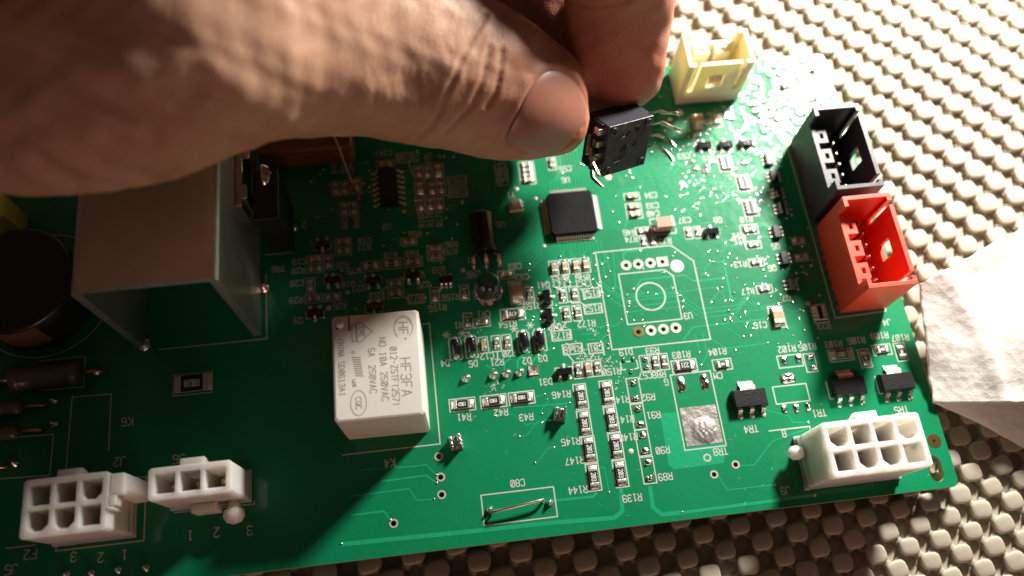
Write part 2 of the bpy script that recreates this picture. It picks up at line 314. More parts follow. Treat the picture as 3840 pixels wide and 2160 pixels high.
CHIPS = [
 ['res',-36.32,-10.78,4.94,2.33,'1963'],['res',-30.32,-10.8,4.95,2.18,'1963'],['res',-24.85,-10.76,4.92,2.44,'1963'],['res',-24.51,6.36,4.94,2.59,'470'],['cap',-24.82,15.04,3.24,1.74,''],
 ['capbig',-23.25,10.95,2.6,4.98,''],['res',-20.64,10.19,1.72,3.22,'181'],['cap',-14.93,15.41,1.8,3.12,''],['cap',-12.69,15.47,1.81,3.19,''],['cap',-10.44,15.44,1.92,3.32,''],['cap',-8.33,15.43,1.73,3.23,''],
 ['res',-13.99,9.38,1.78,3.12,'181'],['res',-11.61,9.38,1.8,3.41,'102'],['res',-13.91,5.28,1.95,3.26,'181'],['res',-11.62,5.28,1.79,3.32,'181'],['led',-30.83,5.35,3.06,1.74,''],['resd',-33.56,6.01,1.88,3.31,'102'],
 ['sod',-36.57,0.61,2.25,4.42,''],['sod',-33.43,0.65,2.21,4.63,''],['sod',-23.05,0.57,2.28,4.46,''],['sod',-19.84,0.56,2.17,4.6,''],['cap',-30.99,0.65,1.65,3.34,''],['res',-28.47,0.69,1.76,3.46,'181'],
 ['res',-26.34,0.65,1.75,3.57,'181'],['res',-13.23,-6.53,1.4,3.32,'152'],['cap',-11.31,-6.47,1.5,3.48,''],['res',-9.47,-6.47,1.51,3.35,'181'],['res',-13.46,-11.75,2.38,4.92,'203'],['res',-13.55,-17.03,2.47,4.78,'203'],
 ['res',-13.4,-22.03,2.48,4.87,'203'],['res',-13.43,-27.25,2.51,4.77,'203'],['res',-8.31,-11.65,2.33,4.89,'203'],['res',-8.29,-16.88,2.48,4.87,'203'],['res',-8.24,-21.97,2.46,4.7,'203'],
 ['res',-8.28,-27.17,2.48,4.91,'203'],['empty',-2.96,-11.72,2.67,4.94,''],['empty',-3.01,-16.87,2.51,4.82,''],['empty',-3.02,-21.93,2.46,4.84,''],['empty',-2.98,-27.13,2.45,4.98,''],
 ['empty',0.04,-6.59,1.74,3.25,''],['res',2.13,-6.65,1.26,3.27,'181'],['res',3.93,-6.64,1.09,3.39,'181'],['res',7.78,-7.93,4.77,2.5,'221'],['res',15.34,-8.5,3.91,2.28,'103'],['empty',28.98,-9.29,4.69,2.58,''],
 ['empty',32.94,-10.07,1.98,3.92,''],['res',39.45,-9.21,4.6,2.72,'203'],['res',44.09,-10.41,1.93,4.08,'102'],['res',48.03,-9.05,4.0,2.39,'203'],['res',51.71,-9.94,1.8,3.67,'102'],['capbig',28.52,0.1,3.54,3.67,''],
 ['array',37.42,-0.15,2.94,4.2,''],['res',27.38,16.28,3.24,2.02,'151'],['res',27.09,12.29,3.32,2.16,'151'],['res',27.4,6.25,3.52,1.99,'151'],['res',27.32,19.87,3.72,1.94,'151'],['array',28.66,30.85,3.09,3.89,''],
 ['array',28.74,24.83,3.3,3.99,''],['array',25.74,35.99,3.17,4.46,''],['res',14.34,20.39,1.41,2.61,'102'],['res',16.32,20.34,1.51,2.63,'102'],['res',4.57,19.37,1.45,2.9,'102'],['res',6.5,19.32,1.37,2.89,'102'],
 ['res',4.95,21.83,3.23,1.73,'102'],['cap',3.91,30.05,3.52,2.04,''],['cap',3.84,27.6,3.53,1.86,''],['cap',3.8,25.72,3.52,1.85,''],['res',-17.56,39.9,3.29,1.59,'102'],['res',-17.57,38.64,3.3,1.59,'102'],
 ['res',-17.58,37.39,3.31,1.58,'102'],['cap',-17.59,36.15,3.31,1.58,''],['res',-11.99,39.84,1.72,3.21,'102'],['cap',-47.44,42.98,3.74,2.17,''],['res',-40.65,40.68,1.59,3.07,'103'],['res',-38.83,40.49,1.44,3.06,'103'],
 ['cap',-36.42,40.49,2.37,3.64,''],['cap',-40.62,36.66,2.2,4.05,''],['res',-38.05,36.36,1.55,3.26,'103'],['res',-36.15,36.44,1.4,3.17,'103'],['res',-40.83,32.81,1.63,3.14,'103'],['res',-38.85,32.73,1.69,3.07,'103'],
 ['res',-36.89,32.8,1.67,3.16,'103'],['res',-58.12,38.38,1.59,3.17,'103'],['res',-56.42,38.36,1.52,3.17,'103'],['cap',-53.97,38.67,1.9,3.69,''],['res',-56.62,33.4,1.7,3.36,'103'],['res',-54.66,33.35,1.89,3.39,'103'],
 ['cap',-57.3,25.81,3.22,1.99,''],['res',-57.33,23.75,3.2,2.05,'153'],['res',-43.93,24.59,3.33,1.94,'153'],['res',-38.68,22.42,3.14,1.53,'153'],['res',-38.64,20.54,3.12,1.67,'153'],['res',-52.03,19.82,3.7,2.16,'153'],
 ['res',-47.78,19.96,3.69,2.17,'153'],['res',-43.44,19.9,3.75,2.25,'153'],['cap',-63.07,22.58,3.34,1.91,''],['res',-63.15,20.42,3.34,1.53,'153'],['res',-60.4,21.67,1.88,3.0,'153'],['cap',-64.19,16.97,1.94,3.24,''],
 ['res',-63.69,14.01,3.28,1.99,'153'],['res',-59.99,13.93,3.34,1.93,'153'],['res',-47.32,15.52,3.22,1.65,'153'],['res',-47.4,13.29,3.19,1.92,'153'],['res',-39.64,12.17,1.72,3.2,'153'],
 ['resd',-33.63,12.06,1.68,3.28,'103'],['res',-87.08,-0.96,7.27,4.09,'R020'],['res',37.02,16.11,2.57,1.81,'151'],['res',36.79,12.39,2.51,1.93,'151'],['cap',21.77,47.02,3.29,3.77,''],
 ['cap',26.09,47.11,2.53,3.71,''],]
PACKAGES = [
 ['sot23',-17.26,9.25,90],['sot23',-17.4,5.26,90],['sot23',-15.96,-6.6,180],['sot23',-61.52,25.58,0],['sot23',-63.51,10.84,0],['sot23',-59.71,17.43,180],['sot23',-51.66,16.42,180],['sot23',-43.61,16.72,180],
 ['sot23',-51.86,10.85,0],['sot23',21.88,40.68,180],['sot23',26.59,40.37,180],['sot23',31.06,40.26,180],['sot23',19.14,20.04,180],['sot6',32.8,18.55,90],['sot6',33.02,12.41,90],['sot6',33.05,6.52,90],
 ['sot6',35.22,35.77,90],['sot6',35.41,31.62,90],['sot6',35.24,27.58,90],['sot6',35.12,23.76,90],['sot6',-37.1,15.08,0],['sot6',43.87,54.33,20],['sot223',18.92,-15.93,0],['sot223',38.8,-15.82,0],
 ['sot223',48.53,-15.96,0],]
PADS = [
 [-2.87,-10.15,1.5,1.2,0],[-2.9,-13.26,1.5,1.2,0],[-2.86,-15.33,1.5,1.2,0],[-2.95,-18.37,1.5,1.2,0],[-2.88,-20.49,1.5,1.2,0],[-2.97,-23.46,1.5,1.2,0],[-2.86,-25.67,1.5,1.2,0],[-2.99,-28.62,1.5,1.2,0],
 [0.31,-5.7,1.0,0.9,0],[0.34,-7.34,1.0,0.9,0],[-3.88,-5.31,0.6,1.0,0],[-1.95,-5.32,0.6,1.0,0],[-2.85,-7.8,0.6,1.0,0],[6.44,-11.52,1.7,3.3,0],[11.15,-11.51,1.7,3.3,0],[27.88,-8.9,1.4,1.7,0],
 [30.74,-8.87,1.4,1.7,0],[33.24,-8.94,1.6,1.0,0],[33.35,-11.15,1.6,1.0,0],[27.68,-12.69,3.2,2.1,0],[25.5,-18.57,1.1,1.8,0],[27.85,-18.71,1.1,1.8,0],[30.18,-18.71,1.1,1.8,0],]
JOINTS = [
 [-35.14,-5.67,1.0],[-29.78,-5.66,1.0],[-27.24,-5.61,1.0],[-24.64,-5.63,1.0],[-31.19,17.45,0.7],[-28.54,17.39,0.7],[-25.94,17.48,0.7],[-96.56,8.02,1.5],[-73.49,17.51,1.3],[-66.99,30.14,0.8],
 [-70.42,27.32,0.8],[-70.05,32.9,0.7],[-33.28,-30.87,0.75],[-22.23,-30.85,0.75],[-103.92,-33.54,0.8],[-99.39,-33.52,0.8],[-94.6,-33.76,0.8],[-108.22,-33.24,0.8],[-112.78,-1.36,0.9],[-112.44,-5.85,0.9],
 [-118.86,-12.52,0.9],[-105.3,3.55,1.0],]
TEST_PADS = [
 [-33.43,17.0,0.5],[-16.53,31.72,0.45],[-20.37,34.42,0.55],[-16.24,20.58,0.4],[-60.8,11.75,0.6],[-56.92,14.68,0.5],[-38.53,13.34,0.4],[-5.62,-23.33,0.55],[10.42,13.17,1.45],[35.61,2.28,0.5],
 [-0.43,35.2,0.8],[-3.66,46.55,0.7],[15.23,32.06,0.7],[-44.37,31.66,0.45],[26.52,26.88,0.55],[26.63,33.25,0.55],]
HOLES = [
 [-41.68,-20.13,0.55],[-41.65,-23.95,0.55],[-41.76,-27.14,0.55],[-50.84,-31.22,0.55],[8.58,-26.14,0.5],[13.7,-28.01,0.5],[9.23,-29.35,0.5],]
TEXTS = [
 ['R41',-36.27,-13.22,180,1.25],['R42',-29.14,-13.12,180,1.25],['R43',-24.46,-14.56,180,1.25],['R146',-17.16,-10.95,180,1.25],['R145',-16.7,-20.17,180,1.25],['R147',-16.48,-23.83,180,1.25],
 ['R144',-16.67,-29.21,180,1.25],['R142',-5.95,-13.26,180,1.25],['R141',-5.71,-17.15,180,1.25],['R140',-5.66,-20.59,180,1.25],['R139',-6.86,-31.81,180,1.25],['R92',-0.48,-13.35,180,1.25],
 ['R91',-0.09,-16.93,180,1.25],['R90',0.43,-23.77,180,1.25],['R89',0.0,-28.7,180,1.25],['C80',-27.62,-26.68,180,1.25],['K4',-50.83,-20.24,180,1.5],['TR8',11.34,-25.27,180,1.3],['TR4',18.12,-21.71,180,1.3],
 ['TR1',32.09,-20.18,180,1.3],['8',24.29,-23.32,180,1.3],['J9',21.96,-33.83,180,1.3],['TR5',48.36,-21.37,180,1.3],['D19',-3.23,-3.87,180,1.25],['R93',2.05,-4.18,180,1.25],['R103',7.61,-5.62,180,1.25],
 ['R104',14.9,-5.81,180,1.25],['R150',-6.64,-7.51,180,1.25],['C57',-0.3,-9.03,180,1.25],['R88',2.46,-9.13,180,1.25],['G',3.6,-10.8,180,1.25],['CM',14.0,-10.62,180,1.25],['U3',10.58,2.27,180,1.25],
 ['C16',24.75,-1.27,180,1.25],['Q7',31.41,3.89,180,1.25],['R13',23.69,12.26,180,1.25],['R17',23.85,6.17,180,1.25],['R23',37.62,-2.82,180,1.25],['J4',50.66,-3.53,180,1.25],['R101',38.48,-6.85,180,1.25],
 ['R106',43.39,-6.56,180,1.25],['R108',48.37,-6.12,180,1.25],['R107',52.43,-6.99,180,1.25],['R102',28.91,-6.77,180,1.25],['R105',33.13,-6.82,180,1.25],['Q6',30.1,10.67,180,1.25],['R15',24.72,17.45,180,1.25],
 ['Q5',31.97,15.46,180,1.25],['R11',24.82,18.52,180,1.25],['C83',-22.82,16.71,180,1.25],['C82',-21.63,14.22,180,1.25],['Q41',-17.62,12.04,180,1.25],['R159',-20.43,7.72,180,1.25],['CR1',-30.27,7.09,180,1.25],
 ['CR8',-31.35,15.92,180,1.25],['R156',-36.5,11.4,180,1.25],['R151',-8.04,9.12,180,1.25],['R152',-8.27,5.91,180,1.25],['R86',-35.28,23.04,180,1.25],['R76',-35.5,21.41,180,1.25],['1',-32.05,19.03,180,1.25],
 ['L1',-29.08,14.95,180,1.25],['C27',-14.9,12.55,90,1.25],['C30',-12.73,12.39,90,1.25],['C50',-10.16,12.19,90,1.25],['C36',-8.46,12.08,90,1.25],['R154',-25.78,4.44,180,1.25],['Q40',-16.53,2.87,180,1.25],
 ['R172',-10.09,2.87,180,1.25],['R173',-15.47,0.94,180,1.25],['R148',-13.66,-2.16,180,1.25],['C81',-8.98,-2.41,180,1.25],['D4',-38.88,-2.23,180,1.25],['D5',-33.44,-2.9,180,1.25],['C12',-30.57,-1.66,180,1.25],
 ['R20',-26.18,-1.6,180,1.25],['R21',-28.78,-3.15,180,1.25],['D2',-22.93,-3.46,180,1.25],['D3',-19.77,-3.34,180,1.25],['D31',-19.89,-8.1,180,1.25],['R1',-35.49,5.29,180,1.25],['U5',-24.69,26.47,180,1.25],
 ['Y1',-21.67,33.04,180,1.25],['U6',-9.58,35.48,180,1.25],['C55',-9.26,38.21,180,1.25],['C27',-23.16,40.36,180,1.25],['R38',-22.97,38.87,180,1.25],['R39',-23.05,37.59,180,1.25],['C26',-23.08,36.14,180,1.25],
 ['C34',8.01,29.99,180,1.25],['C33',7.92,27.53,180,1.25],['C40',7.71,25.66,180,1.25],['R46',1.91,21.84,180,1.25],['R74',2.06,20.24,180,1.25],['R73',9.04,19.13,180,1.25],['C37',14.09,23.43,180,1.25],
 ['Q8',21.12,22.7,180,1.25],['R10',27.21,22.22,180,1.25],['R12',24.66,18.61,180,1.25],['C53',16.94,38.78,180,1.25],['Q12',22.24,37.58,180,1.25],['C18',-52.93,25.73,180,1.25],['R27',-53.08,24.24,180,1.25],
 ['R56',-42.55,26.08,180,1.25],['R78',-47.82,21.82,180,1.25],['R80',-43.49,21.8,180,1.25],['R79',-55.5,19.24,180,1.25],['C19',-66.31,22.37,180,1.25],['R28',-66.56,20.42,180,1.25],['Q10',-56.71,16.38,180,1.25],
 ['Q27',-54.64,15.29,180,1.25],['R81',-51.19,13.2,180,1.25],['R77',-43.46,11.79,180,1.25],['Q25',-41.63,14.69,180,1.25],['R155',-39.34,9.42,180,1.25],['R25',-58.63,11.87,180,1.25],['C20',-66.9,17.69,180,1.25],
 ['R29',-67.13,14.06,180,1.25],['Q9',-66.85,9.74,180,1.25],['Q39',-38.29,17.55,180,1.25],['R26',-57.7,20.64,180,1.25],['C247',-47.71,45.95,180,1.25],['C86',-43.76,44.49,180,1.25],['R167',-32.59,37.51,180,1.25],
 ['R166',-32.71,34.81,180,1.25],['U2',-48.15,28.39,180,1.25],['R168',-40.94,29.25,90,1.25],['R170',-39.14,29.29,90,1.25],['R171',-37.21,29.17,90,1.25],['R45',-58.28,43.43,90,1.25],['R44',-56.6,43.42,90,1.25],
 ['C84',-54.94,42.93,90,1.25],['R47',-56.73,30.2,90,1.25],['R48',-54.28,30.1,90,1.25],['R72',-40.85,44.44,90,1.25],['R75',-38.35,43.7,90,1.25],['J2',-99.98,-14.33,180,1.6],['J6',-89.34,-15.12,180,1.6],
 ['K6',-99.01,-6.99,180,1.6],['3',-107.17,-30.36,180,1.6],['2',-102.48,-31.03,180,1.6],['1',-98.37,-31.07,180,1.6],['F2',-114.63,-29.02,180,1.6],['J5',-117.7,-31.23,180,1.6],['1',-87.03,-29.11,180,1.6],
 ['2',-82.37,-29.08,180,1.6],['3',-76.53,-29.43,180,1.6],['TR6',-70.53,21.26,180,1.25],['2',-65.16,30.48,180,1.25],]
LINES = [
 [[-17.38,-0.04],[-13.48,-0.04],[-13.48,1.98],[-17.38,1.98],[-17.38,-0.04]],[[-15.55,-3.14],[-11.68,-3.14],[-11.68,-1.06],[-15.55,-1.06],[-15.55,-3.14]],[[-10.48,-3.46],[-7.55,-3.46],[-7.55,-1.41],[-10.48,-1.41],[-10.48,-3.46]],
 [[-9.77,8.23],[-6.47,8.23],[-6.47,10.25],[-9.77,10.25],[-9.77,8.23]],[[-10.09,4.86],[-6.47,4.86],[-6.47,6.82],[-10.09,6.82],[-10.09,4.86]],[[-34.53,36.43],[-30.65,36.43],[-30.65,38.67],[-34.53,38.67],[-34.53,36.43]],
 [[-34.58,33.82],[-30.77,33.82],[-30.77,35.88],[-34.58,35.88],[-34.58,33.82]],[[-45.04,43.32],[-41.86,43.32],[-41.86,45.52],[-45.04,45.52],[-45.04,43.32]],[[-52.53,12.25],[-49.73,12.25],[-49.73,13.98],[-52.53,13.98],[-52.53,12.25]],
 [[-44.99,10.82],[-41.81,10.82],[-41.81,12.68],[-44.99,12.68],[-44.99,10.82]],[[-15.33,1.9],[-14.07,3.66]],[[-14.89,-2.85],[-13.78,-4.75]],[[-9.46,-3.31],[-10.76,-4.88]],[[-28.47,-1.01],[-28.54,-2.77]],
 [[-10.28,10.52],[-9.7,9.8]],[[-13.12,7.86],[-12.23,7.48],[-10.61,7.45],[-9.77,6.71]],[[-35.46,34.7],[-34.74,34.07]],[[-42.64,43.31],[-41.67,39.32]],[[-50.6,14.07],[-49.01,15.05]],[[-45.8,12.47],[-45.05,11.82]],
 [[-5.88,-3.1],[14.1,-3.1],[14.1,14.0],[10.1,18.0],[-5.88,18.0],[-5.88,-3.1]],[[-1.9,1.75],[9.25,1.75],[9.25,11.2],[7.7,12.7],[-1.9,12.7],[-1.9,1.75]],[[-59.5,-17.8],[-41.2,-17.8],[-41.2,6.3],[-43.5,6.3]],
 [[-34.6,-33.5],[-21.1,-33.5],[-21.1,-28.1],[-34.6,-28.1],[-34.6,-33.5]],[[-110.3,-29],[-95.1,-29],[-95.1,-17.7],[-110.3,-17.7]],[[-110.3,-17.7],[-110.3,-29]],[[-93.6,6.6],[-73.0,6.6],[-73.0,20.3]],
 [[-67.6,24.6],[-73,24.6]],[[-67.6,33],[-67.6,34.8],[-70,34.8]],[[4.65,-24.29],[12.67,-24.29],[12.67,-9.47],[4.65,-9.47],[4.65,-24.29]],[[24.19,-17.53],[30.95,-17.53],[30.95,-14.11],[24.19,-14.11],[24.19,-17.53]],
 [[-4.7,-5.83],[-4.64,-7.4],[-3.83,-7.35]],[[-2.14,-7.47],[-1.32,-7.36],[-1.44,-5.78]],[[-3.44,-5.83],[-2.71,-5.85]],[[34.99,-14.18],[34.94,-17.65],[35.65,-17.73]],[[45.02,-14.22],[44.96,-17.72],[45.62,-17.79]],
 [[40.77,-1.45],[51.09,-1.14],[51.34,-0.3]],[[-121.93,-7.51],[-112.28,-7.87],[-112.41,-15.44],[-121.19,-15.03]],[[-109.56,-14.33],[-109.41,-1.1],[-102.21,-1.26],[-102.12,-12.0]],[[-115.98,6.79],[-107.47,6.78],[-107.45,0.71],[-115.02,0.9]],
 [[21.47,-22.48],[29.63,-22.51]],[[26.07,-28.23],[25.6,-34.13],[26.59,-34.25]],[[-118.84,-27.51],[-113.85,-27.53]],[[-89.81,-24.72],[-75.67,-24.85],[-75.66,-24.26]],[[-98.05,-17.59],[-94.97,-17.7]],
 ]
CIRCLES = [
 [3.82,7.23,2.96],[-29.0,11.38,2.66],[-116.0,20.5,13.0],]
STARS = [
 [-38.09,3.56],[-34.94,3.56],[-24.65,3.34],[-21.34,3.75],]
TRACES = [
 [0.22,[-58.56,-25.54],[-47.64,-25.37],[-46.36,-27.68],[-43.21,-27.81]],[0.22,[-56.63,-20.93],[-46.11,-21.4],[-44.14,-21.38],[-42.35,-23.55]],[0.3,[-52.63,-23.46],[-44.3,-23.33],[-42.48,-25.0]],
 [0.3,[-58.25,-28.89],[-52.49,-28.86],[-51.4,-30.64]],[0.5,[-23.92,-30.54],[-14.04,-30.73],[-12.91,-29.89]],[0.22,[-12.46,-25.53],[-11.1,-25.69],[-10.98,-30.36]],[0.8,[-8.66,-29.9],[-9.1,-33.95],[-10.75,-34.94],[-22.97,-34.45],[-38.96,-34.21],[-60.38,-33.75]],
 [0.8,[-3.2,-30.29],[-3.36,-33.9],[-1.9,-35.39],[1.98,-35.48]],[0.6,[1.98,-35.48],[27.34,-35.31]],[0.22,[-26.64,-12.5],[-15.87,-12.8]],[0.22,[-22.05,-10.79],[-20.34,-10.59]],[0.22,[9.97,-29.86],[11.18,-32.45],[20.35,-32.54]],
 [0.22,[14.39,-28.38],[17.2,-28.46],[21.79,-24.44],[29.56,-22.76]],[0.22,[22.15,-18.53],[26.02,-20.02],[26.48,-21.37],[29.56,-21.72]],[0.3,[8.67,-2.63],[11.06,-0.22],[21.35,-0.07],[26.66,-0.09]],
 [0.22,[11.28,-1.79],[11.32,-5.55]],[0.22,[12.74,-1.95],[12.81,-6.13],[11.19,-8.14]],[0.3,[14.26,-3.1],[16.77,-5.32],[25.45,-5.17]],[0.22,[-8.04,1.86],[-4.0,1.84],[-3.02,2.87]],[0.22,[-11.5,0.71],[-8.72,0.55],[-6.49,-1.92]],
 [0.22,[-10.48,-0.51],[-8.1,-0.64],[-6.65,-2.87]],[0.22,[-12.79,1.9],[-6.07,1.94]],[0.35,[-0.26,15.8],[-0.26,17.0],[0.46,17.53],[3.54,17.5]],[0.35,[1.29,9.57],[2.52,11.05],[11.69,11.1],[13.06,9.62],[19.46,9.53]],
 [0.45,[20.31,13.46],[20.16,4.48]],[0.22,[-0.9,8.06],[9.89,7.62],[17.12,7.72],[18.6,6.24],[18.81,4.63]],[0.22,[-0.73,7.46],[9.26,7.25]],[0.22,[-0.59,6.72],[9.85,6.75]],[0.22,[0.01,5.44],[10.3,5.54]],
 [0.22,[-1.27,4.36],[9.92,4.29]],[0.22,[-5.68,11.49],[-2.16,7.9],[-0.74,6.6]],[0.22,[-5.78,10.84],[-2.27,7.27],[-0.83,6.1]],[0.22,[-6.02,9.34],[-2.52,5.78],[-0.92,5.61]],[0.22,[9.88,6.89],[13.46,3.48],[20.75,3.4],[24.61,5.74]],
 [0.22,[9.98,5.65],[13.39,2.48],[20.56,2.56],[24.61,5.74]],[0.22,[10.08,4.42],[13.32,1.49],[20.37,1.72],[24.61,5.74]],[0.22,[-3.79,17.98],[-3.56,13.47]],[0.22,[-2.17,17.65],[-3.01,10.18],[-0.9,8.06]],
 [0.22,[-5.61,16.22],[-4.75,15.53],[-4.7,12.41]],[0.35,[-22.96,-1.62],[-24.75,-3.33],[-24.95,-5.46]],[0.35,[-19.94,-1.68],[-22.27,-4.41]],[0.3,[-25.97,-2.65],[-27.23,-3.32],[-27.58,-5.17]],
 [0.3,[-30.89,-3.46],[-29.71,-4.53]],]
POURS = [
 [[1.25,-16.71],[4.62,-16.83],[4.64,-23.89],[12.42,-23.77],[11.61,-27.46],[1.87,-27.58],[1.04,-26.61]],]
BIG_PAD = [8.73, -19.9, 7.05, 7.45]

# ------------------------------------------------------------------ materials
M = {}
M['silk'] = material("silkscreen_ink", (0.54, 0.55, 0.49), 0.55)
M['solder'] = material("solder", (0.80, 0.78, 0.73), 0.24, 1.0, bump=0.6, bump_scale=1500, coat=0.5)
M['tin'] = material("tinned_terminal", (0.90, 0.87, 0.80), 0.42, 1.0, bump=0.5, bump_scale=2200)
M['leadwire'] = material("tinned_lead", (0.70, 0.66, 0.58), 0.3, 1.0, bump=0.4, bump_scale=900)
M['copperlead'] = material("copper_toned_lead", (0.62, 0.36, 0.24), 0.38, 1.0, bump=0.4, bump_scale=900)
M['black'] = material("black_epoxy", (0.012, 0.012, 0.014), 0.38, bump=0.25, bump_scale=2500, vary=0.3)
M['blackshine'] = material("glossy_black_epoxy", (0.01, 0.01, 0.012), 0.16, coat=0.6, bump=0.5, bump_scale=900)
M['ceramic'] = material("white_ceramic", (0.72, 0.70, 0.66), 0.5)
M['cap'] = material("tan_ceramic", (0.55, 0.33, 0.16), 0.4, vary=0.25, vary_scale=900)
M['cappink'] = material("pinkish_ceramic", (0.50, 0.27, 0.20), 0.45, vary=0.1)
M['mark'] = material("white_marking", (0.70, 0.70, 0.68), 0.6)
M['relay'] = material("off_white_relay_plastic", (0.78, 0.75, 0.68), 0.42, bump=0.1, bump_scale=1500, sss=0.15, sss_scale=0.0015)
M['relaymark'] = material("grey_laser_print", (0.30, 0.27, 0.25), 0.6)
M['amber'] = material("amber_resin", (0.28, 0.14, 0.03), 0.2, coat=0.5)
M['nylon'] = material("natural_nylon", (0.86, 0.80, 0.72), 0.45, bump=0.12, bump_scale=900, sss=0.9, sss_radius=(1, .85, .7), sss_scale=0.0055, vary=0.03)
M['cream'] = material("cream_plastic", (0.84, 0.76, 0.52), 0.42, sss=0.35, sss_radius=(1, .8, .4), sss_scale=0.0025, bump=0.1)
M['red'] = material("red_plastic", (0.84, 0.085, 0.045), 0.42, sss=0.3, sss_radius=(1, .2, .15), sss_scale=0.0015, bump=0.12)
M['blackplastic'] = material("black_plastic", (0.050, 0.046, 0.060), 0.42, bump=0.15)
M['moduleplastic'] = material("black_module_plastic", (0.026, 0.027, 0.036), 0.40, bump=0.35, bump_scale=1800)
M['alu'] = material("brushed_aluminium", (0.76, 0.73, 0.70), 0.42, 1.0, bump=0.2, bump_scale=500, vary=0.08)
M['screw'] = material("steel_screw", (0.62, 0.58, 0.54), 0.22, 1.0)
M['gold'] = material("gold_contact", (0.72, 0.50, 0.18), 0.3, 1.0)
M['orange'] = material("orange_tape", (0.17, 0.065, 0.010), 0.35, vary=0.3, vary_scale=120)
M['yellow'] = material("yellow_plastic", (0.60, 0.58, 0.05), 0.45)
M['capsleeve'] = material("black_capacitor_sleeve", (0.014, 0.014, 0.016), 0.35, coat=0.3)
M['capstripe'] = material("tan_sleeve_stripe", (0.14, 0.085, 0.055), 0.5)
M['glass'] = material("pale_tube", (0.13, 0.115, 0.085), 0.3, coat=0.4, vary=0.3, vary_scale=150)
M['led'] = material("clear_led_epoxy", (0.90, 0.86, 0.97), 0.03, trans=1.0, ior=1.5)
M['fr4'] = material("fibreglass_edge", (0.30, 0.36, 0.16), 0.6, bump=0.3)
M['crystal'] = material("crystal_can", (0.62, 0.54, 0.44), 0.4, 0.3)
M['testpad'] = material("test_pad", (0.62, 0.54, 0.46), 0.5, 0.3)
M['fiducial'] = material("pale_round_mark", (0.72, 0.70, 0.58), 0.6)
M['hole'] = material("plated_hole_wall", (0.10, 0.08, 0.05), 0.6, 0.2)
M['flux'] = material("dried_flux", (0.42, 0.48, 0.42), 0.35)
M['lacquer'] = material("clear_lacquer_drop", (0.50, 0.66, 0.58), 0.10, 0.75, coat=1.0, coat_rough=0.04)

